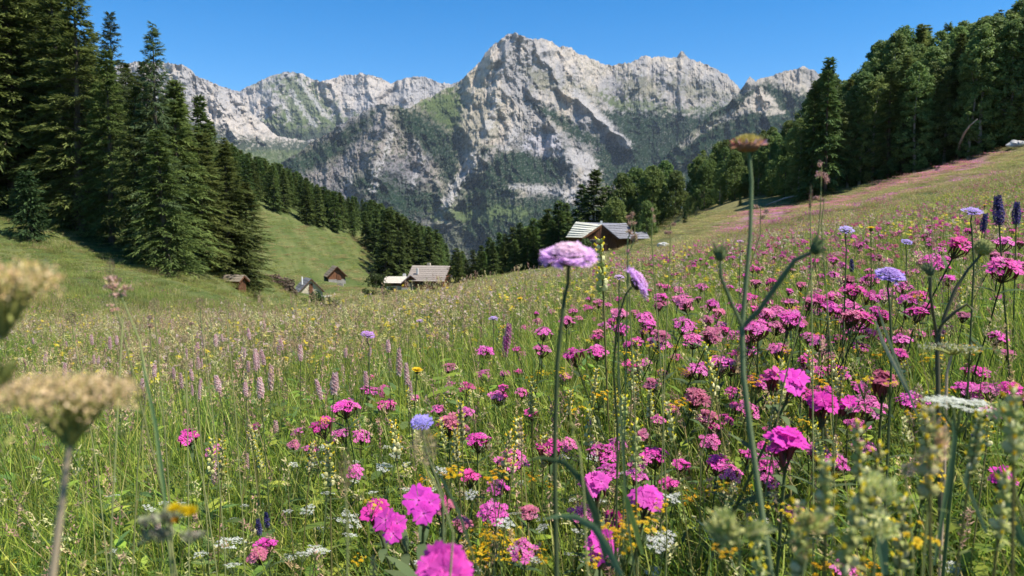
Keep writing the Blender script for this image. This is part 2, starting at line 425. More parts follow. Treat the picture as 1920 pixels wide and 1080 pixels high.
MOUNT, n, l = new_mat('mountain_face')
a_ = n.new('ShaderNodeAttribute'); a_.attribute_name = 'Col'
tc = n.new('ShaderNodeTexCoord')
nz = n.new('ShaderNodeTexNoise'); nz.inputs['Scale'].default_value = 0.045; nz.inputs['Detail'].default_value = 5; nz.inputs['Roughness'].default_value = 0.8
l.new(tc.outputs['Object'], nz.inputs['Vector'])
mr = n.new('ShaderNodeMapRange'); mr.inputs[1].default_value = 0.3; mr.inputs[2].default_value = 0.7; mr.inputs[3].default_value = 0.72; mr.inputs[4].default_value = 1.28
l.new(nz.outputs[0], mr.inputs[0])
h = n.new('ShaderNodeHueSaturation'); l.new(a_.outputs['Color'], h.inputs['Color']); l.new(mr.outputs[0], h.inputs['Value'])
b = n.new('ShaderNodeBsdfDiffuse'); b.inputs['Roughness'].default_value = 0.6
bp = n.new('ShaderNodeBump'); bp.inputs['Strength'].default_value = 0.8; bp.inputs['Distance'].default_value = 9
l.new(nz.outputs[0], bp.inputs['Height']); l.new(bp.outputs[0], b.inputs['Normal']); l.new(h.outputs[0], b.inputs['Color'])
o_ = n.new('ShaderNodeOutputMaterial'); l.new(b.outputs[0], o_.inputs[0])

ROCKW = np.array([0.475, 0.405, 0.325]); ROCKG = np.array([0.315, 0.29, 0.27]); SCREE = np.array([0.43, 0.40, 0.375]); DARKR = np.array([0.15, 0.15, 0.15])
FOREST = np.array([0.018, 0.036, 0.017]); TURF = np.array([0.105, 0.135, 0.050]); TURF2 = np.array([0.17, 0.165, 0.085])
def mixc(a, b, t): t = np.asarray(t)[..., None]; return a * (1 - t) + b * t
def rock(U, V_, X_, S_, seed):
    n1 = fbm(X_ / 420, S_ / 420, 4, 0.55, seed); n2 = fbm(X_ / 60, S_ / 170, 5, 0.65, seed + 5); n3 = fbm(X_ / 22, S_ / 30, 4, 0.7, seed + 8)
    c = mixc(ROCKG, ROCKW, smooth(-0.5, 0.4, n1 + 0.5 * n2))
    c = mixc(c, DARKR, 0.62 * smooth(0.25, 0.9, n3 + 0.4 * n2))
    return c, n1, n2, n3
def area(U, V_, pts, soft, nz): return smooth(soft, -soft, poly_sd(U, V_, pts) + nz * soft * 1.6)

def paint_main(U, V_, nz_, X_, S_, rel):
    c, n1, n2, n3 = rock(U, V_, X_, S_, 31)
    n5 = fbm(U / 9, V_ / 9, 5, 0.7, 77); n6 = fbm(U / 3.2, V_ / 3.2, 3, 0.7, 79)
    # paler towards the summit, greyer rock with painted-in shade on the lower left flank
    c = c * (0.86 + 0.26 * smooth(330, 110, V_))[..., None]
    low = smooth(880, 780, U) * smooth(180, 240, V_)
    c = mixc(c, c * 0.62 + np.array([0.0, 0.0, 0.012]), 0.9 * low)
    # turf high up
    tf = 0.55 * smooth(0.2, 0.8, n1 + 0.7 * n5) * smooth(60, 150, V_) 
    c = mixc(c, TURF2, tf * 0.8)
    g = area(U, V_, [(775, 192), (850, 162), (868, 185), (858, 250), (820, 235)], 9, n5); c = mixc(c, TURF, g)
    for p_, s_ in ([(980, 120), (1030, 140), (1050, 170), (1000, 165)], 10), ([(1060, 150), (1120, 170), (1170, 200), (1110, 190)], 12), ([(1250, 150), (1330, 160), (1370, 185), (1290, 185)], 12), ([(1160, 140), (1230, 150), (1240, 185), (1170, 190)], 14):
        c = mixc(c, TURF2 * 0.9, 0.65 * area(U, V_, p_, s_, n5))
    c = mixc(c, TURF, 0.8 * area(U, V_, [(1130, 180), (1300, 205), (1380, 190), (1330, 214), (1220, 212), (1150, 210)], 8, n5))
    # forests
    F_ = np.zeros_like(U)
    P_ = [([(735, 196), (775, 205), (830, 235), (862, 262), (862, 330), (835, 350), (815, 300), (780, 270), (748, 235)], 8),
          ([(985, 188), (1040, 206), (1090, 240), (1150, 268), (1180, 290), (1150, 290), (1080, 262), (1020, 218)], 6),
          ([(1118, 207), (1300, 214), (1420, 200), (1420, 340), (1125, 350), (1108, 290), (1130, 270), (1178, 268)], 6),
          ([(888, 330), (935, 285), (985, 277), (1010, 292), (1050, 292), (1068, 320), (1060, 345), (985, 352), (960, 372), (1050, 362), (1078, 380), (1120, 340), (1130, 470), (880, 470), (850, 400)], 7),
          ([(845, 335), (880, 310), (900, 285), (915, 280), (895, 320), (870, 360), (850, 385)], 6),
          ([(520, 305), (600, 268), (655, 235), (705, 205), (690, 240), (640, 290), (585, 320), (540, 330)], 8),
          ([(640, 340), (700, 320), (760, 350), (840, 360), (830, 400), (760, 420), (700, 380)], 12)]
    for p_, s_ in P_: F_ = np.maximum(F_, area(U, V_, p_, s_, n5))
    sp = smooth(0.15, 0.45, n5 + 0.5 * n6) * (0.7 * smooth(170, 230, V_) * smooth(900, 830, U) + 0.5 * smooth(200, 280, V_) * smooth(820, 900, U))
    F_ = np.maximum(F_, sp)
    F_ = np.maximum(F_, smooth(405, 440, V_) * .85); F_ = F_ * (1 - 0.35 * smooth(0.3, 0.7, n6))
    for line, w in (([(735, 250), (722, 290), (706, 320), (700, 355)], 4.5), ([(775, 262), (790, 300), (770, 345)], 3), ([(890, 300), (862, 340), (838, 385), (830, 410)], 8),
                    ([(650, 300), (652, 330), (655, 350)], 3), ([(1080, 175), (1120, 215), (1176, 266)], 8), ([(1075, 290), (1100, 300), (1112, 330), (1090, 352), (1075, 370)], 14),
                    ([(930, 190), (925, 230), (905, 262)], 6), ([(960, 215), (968, 240), (950, 275)], 5), ([(960, 355), (1010, 350), (1060, 358)], 5)):
        d = seg_dist(U + 9 * n5, V_ + 9 * n1 + 4 * n6, line); k_ = smooth(w + 4, w - 3, d) * (1 - .5 * smooth(.1, .6, n6))
        F_ = F_ * (1 - k_); c = mixc(c, SCREE, 0.75 * k_)
    sc = area(U, V_, [(985, 262), (1000, 250), (1045, 252), (1052, 290), (1010, 291), (975, 278)], 5, n5); c = mixc(c, SCREE * np.array([0.92, 0.92, 0.98]), sc); F_ = F_ * (1 - sc)
    c = mixc(c, FOREST * (0.85 + 0.5 * smooth(-0.4, 0.6, n6))[..., None], F_)
    # meadows on the low foothill
    lo = area(U, V_, [(800, 395), (860, 388), (960, 385), (1000, 400), (960, 415), (860, 412), (805, 415)], 7, n5)
    c = mixc(c, TURF * 1.1, 0.8 * lo)
    return c

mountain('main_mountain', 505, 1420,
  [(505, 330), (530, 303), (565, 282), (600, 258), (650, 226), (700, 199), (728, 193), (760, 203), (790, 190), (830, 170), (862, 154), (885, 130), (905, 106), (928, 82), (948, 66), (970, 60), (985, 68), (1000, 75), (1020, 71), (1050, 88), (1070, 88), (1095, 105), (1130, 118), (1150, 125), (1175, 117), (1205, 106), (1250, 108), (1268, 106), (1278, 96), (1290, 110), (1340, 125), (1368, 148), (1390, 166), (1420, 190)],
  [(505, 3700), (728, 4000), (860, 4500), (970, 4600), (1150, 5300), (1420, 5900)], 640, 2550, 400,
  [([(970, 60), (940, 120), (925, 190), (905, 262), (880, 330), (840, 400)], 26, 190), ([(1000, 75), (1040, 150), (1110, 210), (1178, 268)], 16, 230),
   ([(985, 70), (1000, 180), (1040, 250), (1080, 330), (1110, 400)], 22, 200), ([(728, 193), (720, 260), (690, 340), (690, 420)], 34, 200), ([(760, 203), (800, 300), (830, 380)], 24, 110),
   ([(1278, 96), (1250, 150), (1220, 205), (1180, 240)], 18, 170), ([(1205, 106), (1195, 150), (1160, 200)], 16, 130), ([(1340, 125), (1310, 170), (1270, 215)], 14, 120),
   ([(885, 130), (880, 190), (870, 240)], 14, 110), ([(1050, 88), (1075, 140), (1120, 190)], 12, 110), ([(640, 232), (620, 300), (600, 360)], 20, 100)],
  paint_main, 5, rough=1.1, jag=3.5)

def paint_back(U, V_, nz_, X_, S_, rel):
    c, n1, n2, n3 = rock(U, V_, X_, S_, 131)
    n5 = fbm(U / 11, V_ / 11, 5, 0.7, 177)
    c = mixc(c, SCREE * 0.98, 0.35)
    for p_, k in (([(520, 150), (560, 145), (600, 170), (625, 195), (628, 225), (560, 240), (500, 235), (530, 190)], 0.85), ([(480, 160), (520, 150), (500, 180)], .5), ([(500, 225), (620, 215), (690, 225), (690, 250), (500, 255)], 0.9)):
        c = mixc(c, TURF * 0.9, k * area(U, V_, p_, 12, n5))
    for line in ([(560, 150), (590, 190), (620, 225)], [(545, 170), (570, 210), (590, 235)], [(530, 190), (545, 225)]):
        c = mixc(c, SCREE, 0.7 * smooth(6, 2, seg_dist(U + 5 * n5, V_, line)))
    c = mixc(c, FOREST, 0.9 * smooth(238, 252, V_ + 9 * n5))
    return c
mountain('distant_ridge', 40, 900,
  [(40, 325), (200, 200), (300, 150), (345, 140), (400, 158), (450, 171), (480, 155), (510, 142), (540, 133), (568, 139), (600, 153), (622, 148), (650, 140), (680, 137), (712, 146), (732, 156), (748, 150), (772, 143), (800, 145), (822, 153), (838, 158), (870, 150), (900, 150)],
  [(200, 6900), (900, 7200)], 330, 5600, 150,
  [([(540, 133), (510, 180), (470, 230)], 16, 260), ([(600, 153), (640, 200), (650, 230)], 12, 160), ([(680, 138), (700, 180), (690, 225)], 14, 200), ([(770, 143), (760, 190)], 12, 150), ([(735, 156), (720, 190), (700, 220)], 6, -120)],
  paint_back, 15, rough=1.2, jag=3.0)

def paint_left(U, V_, nz_, X_, S_, rel):
    c, n1, n2, n3 = rock(U, V_, X_, S_, 231)
    n5 = fbm(U / 10, V_ / 10, 5, 0.7, 277); n6 = fbm(U / 4, V_ / 4, 3, 0.7, 279)
    c = mixc(c, SCREE, 0.25)
    edge = np.interp(U, [200, 340, 400, 440, 500, 545], [215, 225, 238, 255, 262, 262])
    Fm = smooth(-9, 7, V_ - edge + 12 * n5) * (1 - 0.6 * smooth(0.25, 0.6, n5 + 0.4 * n6))
    c = mixc(c, FOREST * 1.1, Fm * 0.92)
    c = mixc(c, TURF * 0.9, 0.7 * smooth(278, 286, V_ + 6 * n5) * smooth(420, 470, U))
    return c
mountain('cliff_spur', -160, 640,
  [(-160, 330), (-60, 260), (60, 190), (160, 150), (230, 118), (300, 116), (325, 122), (342, 120), (368, 140), (400, 156), (440, 178), (470, 208), (500, 238), (522, 256), (560, 262), (600, 262), (640, 262)],
  [(-160, 4500), (340, 4900), (520, 5400), (640, 5600)], 340, 3900, 170,
  [([(342, 120), (330, 200)], 14, 200), ([(400, 156), (420, 220), (440, 262)], 12, 180), ([(440, 178), (480, 240), (500, 262)], 10, 150), ([(370, 140), (390, 230)], 8, 110)],
  paint_left, 25, rough=1.3, jag=3.0)

def paint_right(U, V_, nz_, X_, S_, rel):
    c, n1, n2, n3 = rock(U, V_, X_, S_, 331)
    n5 = fbm(U / 9, V_ / 9, 5, 0.7, 377); n6 = fbm(U / 3.5, V_ / 3.5, 3, 0.7, 379)
    Fm = smooth(-8, 8, V_ - np.interp(U, [1100, 1330, 1380, 1400, 1440, 1480, 1560, 1700], [100, 195, 178, 172, 150, 172, 185, 190]) + 10 * n5)
    Fm = Fm * (1 - 0.5 * smooth(0.3, 0.7, n5))
    lit = area(U, V_, [(1408, 180), (1425, 166), (1448, 182), (1466, 210), (1440, 216), (1400, 206), (1370, 212), (1390, 196)], 4, n5)  # sunlit facet of the peak, painted into the colour as pale rock
    st = smooth(9, 3, seg_dist(U + 5 * n5, V_ + 5 * n6, [(1400, 205), (1350, 225), (1310, 245), (1280, 272)])) * (1 - 0.5 * smooth(0, 0.5, n6))
    c = mixc(c, TURF * 0.8, 0.6 * smooth(0.1, 0.6, n5 + n1) * smooth(150, 190, V_))
    c = mixc(c, FOREST, Fm * (1 - lit) * (1 - 0.8 * st))
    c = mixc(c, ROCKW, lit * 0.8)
    return c
mountain('right_ridge', 1060, 1800,
  [(1060, 470), (1100, 420), (1180, 350), (1240, 300), (1280, 262), (1310, 232), (1350, 204), (1385, 174), (1400, 152), (1406, 142), (1416, 152), (1450, 140), (1480, 131), (1508, 124), (1530, 135), (1570, 160), (1650, 190), (1800, 240)],
  [(1060, 3300), (1280, 3900), (1400, 4300), (1520, 4900), (1800, 5200)], 640, 2650, 300,
  [([(1424, 165), (1450, 240), (1440, 330)], 12, 170), ([(1400, 150), (1340, 220), (1290, 300)], 14, 150), ([(1508, 124), (1490, 200), (1500, 300)], 16, 160)],
  paint_right, 35, rough=1.1, jag=3.2)

# ------------------------------------------------------------------ trees
M_LARCH = plant_mat('larch_needles', 0.4, 0.7, 0.28, 0.02, 0.15)
M_SPRUCE = plant_mat('spruce_needles', 0.3, 0.75, 0.25, 0.02, 0.15)
M_BROAD = plant_mat('tree_leaves', 0.45, 0.6, 0.30, 0.02, 0.2)
M_BARK = noise_mat('bark', (0.06, 0.048, 0.038), (0.16, 0.13, 0.10), 3.0, 6, 0.9, 0.8, (1, 1, 0.25), 0.1, 0.05)
M_PALEBARK = noise_mat('pale_bark', (0.22, 0.20, 0.16), (0.42, 0.39, 0.33), 2.5, 6, 0.85, 0.6, (1, 1, 0.4), 0.1, 0.05)

def conifer(H, Rr, levels, per, sprays, sl, sw, c_lo, c_hi, seed, droop=0.25, bare=0.12, gap=0.15, pointy=0.85, wood=True, mat=None, tips=0.0, lean=0.01):
    r = np.random.default_rng(seed)
    trunk = MB(); t = np.linspace(0, 1, 9); wob = lean * H * np.stack([np.sin(t * 3 + seed), np.cos(t * 2.3 + seed)], 1) * t[:, None]
    tp = np.stack([wob[:, 0] - wob[0, 0], wob[:, 1] - wob[0, 1], t * H - 0.4], 1); tp[0, 2] = -1.2
    trunk.tube(tp, 0.017 * H * (1 - t) ** 0.9 + 0.012, (0.5, 0.5, 0.5), 7)
    cr = MB()
    def trunk_at(z): f = np.clip((z + 0.4) / H, 0, 1); return np.stack([np.interp(f, t, tp[:, 0]), np.interp(f, t, tp[:, 1])], -1)
    B0, D0, L0, Z0 = [], [], [], []
    for i in range(levels):
        f = i / (levels - 1); z = H * (bare + (0.985 - bare) * f ** 0.95) 
        k = (z / H)
        shape = max(0.01, 1 - k) ** pointy * (0.55 + 0.45 * min(1, (k - bare * 0.5) / 0.2 + 0.3))
        for j in range(per):
            if r.random() < gap: continue
            L = Rr * shape * r.choice([r.uniform(0.45, 0.9), r.uniform(.8, 1.3)]) + 0.15
            az = r.uniform(0, 2 * math.pi); B0.append((min(z + r.normal(0, .9) * H / levels, .99 * H), az, L, f))
    B0 = np.array(B0); n = len(B0)
    base = np.concatenate([trunk_at(B0[:, 0]), B0[:, :1]], 1)
    out = np.stack([np.cos(B0[:, 1]), np.sin(B0[:, 1]), np.zeros(n)], 1)
    rise = np.interp(B0[:, 3], [0, 0.5, 1], [-0.12, 0.05, 0.55])[:, None] * np.array([0, 0, 1])
    rise = rise + np.array([0, 0, 1]) * r.normal(0, .20, (n, 1)); d = unit(out + rise); L = B0[:, 2]
    sag = np.zeros((n, 3)); sag[:, 2] = -droop * L * r.uniform(0.5, 1.3, n)
    sidev = unit(np.cross(d, np.array([0, 0, 1.0])))
    if wood:
        for s_ in (sidev, unit(np.cross(d, sidev))):
            trunk.strips(base, d, s_, L * 0.9, 0.02 + 0.012 * L, sag * 0.8, 2, (0.5,) * 3, (0.5,) * 3)
    # sprays
    S = r.uniform(0.12, 1.0, (n, sprays)) ** 0.75
    m_ = (np.arange(sprays)[None] < np.maximum(2, (sprays * (L / Rr + 0.15)))[:, None]).ravel()
    Pp = base[:, None] + d[:, None] * (L[:, None] * S)[..., None] + sag[:, None] * (S ** 2)[..., None]
    fan = r.uniform(-1.25, 1.25, (n, sprays)) * (1.15 - 0.6 * S)
    dd = d[:, None] * np.cos(fan)[..., None] + sidev[:, None] * np.sin(fan)[..., None]
    dd = dd + np.array([0, 0, 1]) * (r.normal(-0.12, 0.25, (n, sprays)))[..., None] + r.normal(0, .12, (n, sprays, 3))
    dd = unit(dd); Pp = Pp + sidev[:, None] * (np.sin(fan) * 0.12 * L[:, None])[..., None] + r.normal(0, 0.05, (n, sprays, 3))
    nrm = unit(np.array([0, 0, 1.0]) + r.normal(0, 0.45, (n, sprays, 3)))
    sd = unit(np.cross(dd, nrm))
    ln = sl * r.uniform(0.6, 1.3, (n, sprays)); wd_ = sw * r.uniform(0.6, 1.3, (n, sprays))
    mix = np.clip(r.uniform(0, 1, (n, sprays)) * 0.6 + 0.4 * r.uniform(0, 1, (n, 1)) + tips * S - tips * 0.5, 0, 1)[..., None]
    c = np.asarray(c_lo) * (1 - mix) + np.asarray(c_hi) * mix
    f_ = lambda a: a.reshape(-1, a.shape[-1])[m_] if a.ndim == 3 else a.ravel()[m_]
    bend = np.zeros_like(Pp); bend[..., 2] = -0.18 * ln
    cr.strips(f_(Pp), f_(dd), f_(sd), f_(ln), f_(wd_), f_(bend), 1, f_(c), f_(c * 1.1), prof=[1, 0.35])
    k_ = 14; zz = H * np.linspace(0.9, 1.0, k_); pb = np.concatenate([trunk_at(zz), zz[:, None] - 0.4], 1)
    cr.strips(pb, unit(np.stack([r.normal(0, .5, k_), r.normal(0, .5, k_), np.ones(k_)], 1)), rvec(k_, r), sl * 0.7, sw * 0.6, np.zeros((k_, 3)), 1, c_lo, c_hi, prof=[1, .3])
    return trunk, cr

def broadleaf(H, Rr, clumps, leaves, ls, c_lo, c_hi, seed, bare=0.08, limbs=7, narrow=1.0, cl=1.0):
    r = np.random.default_rng(seed)
    trunk = MB(); t = np.linspace(0, 1, 8)
    tp = np.stack([0.02 * H * np.sin(t * 4 + seed) * t, 0.02 * H * np.cos(t * 3 + seed) * t, t * H * 0.92 - 0.3], 1); tp[0, 2] = -1.2
    trunk.tube(tp, 0.012 * H * (1 - t) ** 0.8 + 0.02, (0.5,) * 3, 7)
    for i in range(limbs):
        z = H * r.uniform(bare + 0.05, 0.75); a = r.uniform(0, 6.28); L = Rr * r.uniform(0.5, 0.9)
        p0 = np.array([0.02 * H * math.sin(z / H * 4 + seed) * z / H, 0, z]); dv = np.array([math.cos(a), math.sin(a), 0.9])
        trunk.tube([p0, p0 + dv * L * 0.5, p0 + dv * L + [0, 0, 0.2 * L]], [0.05, 0.035, 0.012], (0.5,) * 3, 4)
    cr = MB()
    k = r.uniform(0, 1, clumps) ** 0.9; zc = H * (bare + (1 - bare) * k)
    prof = np.interp(k, [0, 0.12, 0.4, 0.75, 0.93, 1.0], [0.35, 0.75, 1.0, 0.75, 0.36, 0.08]) * Rr
    lob = 1 + 0.25 * np.sin(k * 9 + seed)
    rad = prof * lob * r.uniform(0.25, 1.0, clumps) ** 0.45; az = r.uniform(0, 6.283, clumps)
    cc = np.stack([rad * np.cos(az), rad * np.sin(az), zc - 0.3], 1)
    cs = cl * Rr * r.uniform(0.16, 0.34, clumps)
    off = rvec(clumps * leaves, r).reshape(clumps, leaves, 3) * (r.uniform(0.3, 1, (clumps, leaves, 1)) ** 0.4) * cs[:, None, None] * np.array([1, 1, 0.75 * narrow])
    P = cc[:, None] + off
    nrm = unit(off + r.normal(0, 0.5, off.shape) * cs[:, None, None] + np.array([0, 0, 0.35]) * cs[:, None, None])
    d = unit(np.cross(nrm, rvec(clumps * leaves, r).reshape(clumps, leaves, 3))); sd = unit(np.cross(nrm, d))
    mx = np.clip(0.55 * r.uniform(0, 1, (clumps, 1)) + 0.45 * r.uniform(0, 1, (clumps, leaves)), 0, 1)[..., None]
    c = np.asarray(c_lo) * (1 - mx) + np.asarray(c_hi) * mx
    s_ = ls * r.uniform(0.6, 1.3, clumps * leaves)
    cr.strips(P.reshape(-1, 3), d.reshape(-1, 3), sd.reshape(-1, 3), s_, s_ * 0.75, np.zeros((clumps * leaves, 3)), 2, c.reshape(-1, 3), c.reshape(-1, 3), prof=[0.25, 1, 0.3])
    return trunk, cr

def tree_mesh(tc_, mat, bark, nm):
    return tc_[0].mesh(nm + '_trunk', bark, True), tc_[1].mesh(nm + '_crown', mat)

LC0, LC1 = (0.062, 0.088, 0.024), (0.20, 0.235, 0.062)
SC0, SC1 = (0.052, 0.085, 0.027), (0.15, 0.205, 0.052)
BC0, BC1 = (0.085, 0.135, 0.040), (0.27, 0.35, 0.10)
LARCH = [tree_mesh(conifer(20, 3.7, 62, 8, 62, 0.36, 0.115, LC0, LC1, 100 + i, droop=0.30, bare=0.03 + 0.02 * (i % 3), gap=0.18, pointy=0.68), M_LARCH, M_BARK, 'larch') for i in range(5)]
SPAR = [tree_mesh(conifer(20, 3.3, 60, 7, 54, 0.34, 0.10, (0.06, 0.09, 0.040), (0.14, 0.19, 0.075), 200 + i, droop=0.16, bare=0.08, gap=0.2, pointy=0.72), M_LARCH, M_BARK, 'larch_sparse') for i in range(2)]
FIR = [tree_mesh(conifer(16, 2.9, 36, 8, 26, 0.60, 0.24, SC0, SC1, 300 + i, droop=0.22, bare=0.03, gap=0.1, pointy=0.85, wood=False), M_SPRUCE, M_BARK, 'spruce') for i in range(5)]
FIRM = [tree_mesh(conifer(16, 3.1, 34, 8, 25, 0.62, 0.25, (0.052, 0.085, 0.022), (0.15, 0.20, 0.048), 350 + i, droop=0.25, bare=0.05, gap=0.12, pointy=0.7, wood=False), M_LARCH, M_BARK, 'young_larch') for i in range(3)]
BROAD = [tree_mesh(broadleaf(16, 2.5, 330, 42, 0.22, BC0, BC1, 400 + i, bare=0.03, cl=.62), M_BROAD, M_PALEBARK, 'broad') for i in range(5)]
ROUND = [tree_mesh(broadleaf(11, 3.8, 300, 36, 0.30, (0.066, 0.105, 0.030), (0.20, 0.26, 0.068), 450 + i, bare=0.02, limbs=10, cl=.62), M_BROAD, M_BARK, 'round') for i in range(3)]
SMALLC = [tree_mesh(conifer(5, 1.5, 34, 8, 16, 0.34, 0.12, (0.025, 0.05, 0.018), (0.07, 0.115, 0.035), 500 + i, droop=0.1, bare=0.02, gap=0.08, pointy=0.6), M_SPRUCE, M_BARK, 'small') for i in range(2)]

def plant_tree(name, meshes, x, y, H, base_H, label, group=None, wide=1.0, cat='tree', sink=0.0):
    z = float(ground(x, y)) - sink
    e = empty(name, (x, y, z)); tag(e, label, cat, group)
    s_ = H / base_H
    for nm, me in (('trunk', meshes[0]), ('crown', meshes[1])):
        o = bpy.data.objects.new(nm, me); COL.objects.link(o); o.parent = e
    e.scale = (s_ * wide, s_ * wide, s_); e.rotation_euler = (random.uniform(-.03, .03), random.uniform(-.03, .03), random.uniform(0, 6.28))
    return e

def tree_px(name, meshes, u, vt, Y, base_H, label, group=None, wide=1.0, cat='tree'):
    x, _ = ray(u, 430); x = float(x) * Y; g = float(ground(x, Y)); zt = float(ray(u, vt)[1]) * Y
    H = zt - g + 0.3 * (zt - g) / base_H
    if H < 1.0: return None
    return plant_tree(name, meshes, x, Y, H, base_H, label, group, wide, cat)

# left wood, front trees, each one can be pointed at
LF = [
 ('larch_tree', SPAR[0], 292, 48, 60, 1.05, 'tall thin larch with a bare dark trunk line, pointed top against the distant pale cliffs'),
 ('larch_tree', SPAR[1], 231, 30, 74, 1.0, 'pale blue-green larch whose slim tip stands alone in the sky gap of the left wood'),
 ('larch_tree', LARCH[0], 150, -25, 66, 1.25, 'big larch at the meadow edge with two dark trunks showing near its foot'),
 ('larch_tree', LARCH[1], 128, -40, 69, 1.15, 'towering larch directly behind the lone young bushy conifer'),
 ('larch_tree', LARCH[2], 208, 100, 64, 1.1, 'dark larch beneath the pale blue-green tip in the left wood'),
 ('larch_tree', LARCH[3], 258, 165, 60, 1.1, 'bushy larch just left of the tall thin bare-trunked larch'),
 ('larch_tree', LARCH[4], 338, 155, 62, 1.15, 'larch just right of the tall thin bare-trunked larch'),
 ('larch_tree', FIR[0], 390, 185, 82, 0.8, 'narrow spire-topped conifer rising over the right shoulder of the left wood'),
 ('larch_tree', LARCH[1], 380, 250, 66, 1.3, 'broad larch with low boughs above the dark wooden shed'),
 ('larch_tree', LARCH[0], 425, 275, 70, 1.3, 'wide bright-green larch near the right end of the left wood'),
 ('larch_tree', LARCH[3], 458, 345, 72, 1.5, 'rightmost low-branched larch of the left wood beside the dark shed'),
 ('larch_tree', LARCH[2], 310, 250, 56, 1.3, 'shorter larch standing forward at the foot of the left wood'),
 ('larch_tree', LARCH[4], 30, -160, 70, 1.2, 'larch at the left picture edge filling the top corner'),
 ('larch_tree', LARCH[2], 78, -80, 74, 1.2, 'dense larch behind the lone young conifer, crown cut by the picture top'),
 ('larch_tree', LARCH[3], -25, -120, 68, 1.2, 'larch half cut off by the left picture edge'),
 ('larch_tree', LARCH[0], 185, 60, 78, 1.1, 'larch filling the gap left of the pale blue-green tip'),
]
for nm, ms, u, vt, Y, w, lb in LF:
    tree_px(nm, ms, u, vt, Y, 20 if ms in LARCH or ms in SPAR else 16, lb, 'larches of the wood on the left', w * (0.92 if 110 < u < 262 else (0.82 if ms in SPAR else 1.15)))
env = ([-200, 120, 190, 215, 262, 300, 335, 352, 392, 430, 450, 480], [-200, -40, 95, 130, 110, 115, 160, 190, 215, 262, 300, 380])
k = 0
for Yb, du in ((78, 46), (88, 50), (98, 50), (112, 54)):
    for u in np.arange(-160, 470 - (Yb - 78) * 0.6, du):
        u_ = u + random.uniform(-14, 14); vt = float(np.interp(u_, *env)) + random.uniform(0, 55)
        tree_px('larch_tree', random.choice(LARCH), u_, vt, Yb + random.uniform(-4, 4), 20, 'larch deep inside the left wood, mostly hidden behind the front row', 'larches deep in the left wood', 1.15); k += 1
tree_px('young_conifer', SMALLC[0], 57, 333, 57, 5, 'lone bushy young conifer on the grass below the left wood', None, 0.95)

# wood on the far side of the clearing, row after row up the slope
CLEAR = [(470, 400), (482, 388), (520, 402), (560, 417), (604, 432), (628, 438), (650, 434), (700, 452), (713, 470), (716, 520), (600, 560), (470, 530)]
envm = ([430, 450, 480, 520, 560, 600, 625, 660, 700, 740, 780, 820, 850, 880], [262, 278, 292, 305, 322, 345, 358, 366, 376, 390, 408, 425, 438, 466])
cnt = 0; placed = []
tries = 0
while cnt < 270 and tries < 12000:
    tries += 1
    u = random.uniform(425, 890); Yb = random.uniform(198, 340)
    x = float(ray(u, 430)[0]) * Yb; g = float(ground(x, Yb)); vb = None
    # pixel row of the foot
    A = g / Yb; vb = 430 - A * F
    if poly_sd(np.array([u]), np.array([vb]), CLEAR)[0] < 3: continue
    if u < 700 and vb > np.interp(u, [425, 482, 560, 628, 640, 700], [395, 392, 420, 440, 434, 460]): continue
    if vb > 530 or vb < 300: continue
    if any((x - a) ** 2 + (Yb - b_) ** 2 < 2.9 ** 2 for a, b_ in placed): continue
    vt = float(np.interp(u, *envm)) + random.uniform(0, 14)
    H = random.uniform(12.5, 17); zt = g + H; top = 430 - zt / Yb * F
    if top < vt: top = vt
    H = -(top - 430) / F * Yb - g
    if H < 6: continue
    placed.append((x, Yb))
    plant_tree('spruce_tree', random.choice(FIR if random.random() < 0.5 else FIRM), x, Yb, H, 16, 'conifer among many alike in the wood above the green clearing', 'conifers of the wood beyond the clearing', random.uniform(1.1, 1.45))
    cnt += 1
for u in (632, 655, 680, 700, 715, 722, 728, 740, 755, 775):
    Yb = np.interp(u, [632, 700, 715, 722, 775], [236, 226, 218, 208, 214]); 
    tree_px('spruce_tree', random.choice(FIR), u + 6, float(np.interp(u, *envm)) + (25 if u < 700 else 10) + random.uniform(0, 10), float(Yb), 16, 'dark conifer on the lower edge of the far wood, beside the clearing', 'dark conifers edging the clearing', 1.25)

# conifers in the dip below the chalet
_o = 0
for u, vt, Yb in ((868, 478, 175), (885, 470, 168), (902, 462, 165), (918, 447, 160), (935, 438, 158), (948, 440, 150), (962, 428, 150), (978, 420, 146), (990, 430, 140), (1003, 412, 145), (1018, 424, 150), (1030, 395, 140), (1045, 380, 138), (1058, 384, 150), (1064, 400, 146), (925, 455, 145), (965, 450, 142), (1000, 440, 138), (1035, 415, 136)):
    _o += 1
    tree_px('spruce_tree', random.choice(FIRM + FIR[:2]), u, vt, Yb, 16, f'conifer in the dip left of the chalet, foot hidden, row place {_o} going right' if False else 'conifer in the group left of the chalet, foot hidden by the meadow', 'conifers in the dip left of the chalet', 1.25)
for i in range(46):
    u = random.uniform(846, 1068); Yb = random.uniform(150, 250)
    vt = float(np.interp(u, [846, 870, 885, 905, 940, 1000, 1050, 1070], [452, 470, 480, 466, 444, 416, 386, 398])) + random.uniform(4, 26)
    tree_px('spruce_tree', random.choice(FIRM + FIR[:2]), u, vt, Yb, 16, 'conifer behind the group left of the chalet, in the dip of the valley', 'conifers behind the dip left of the chalet', 1.3)
tree_px('spruce_tree', FIR[1], 1112, 322, 128, 16, 'tall dark spruce with a sharp top right behind the chalet', None, 1.45)
tree_px('spruce_tree', FIR[2], 1090, 350, 134, 16, 'spruce just left of the tall sharp spruce behind the chalet', None, 1.3)
tree_px('spruce_tree', FIR[3], 1135, 352, 132, 16, 'spruce just right of the tall sharp spruce behind the chalet', None, 1.3)
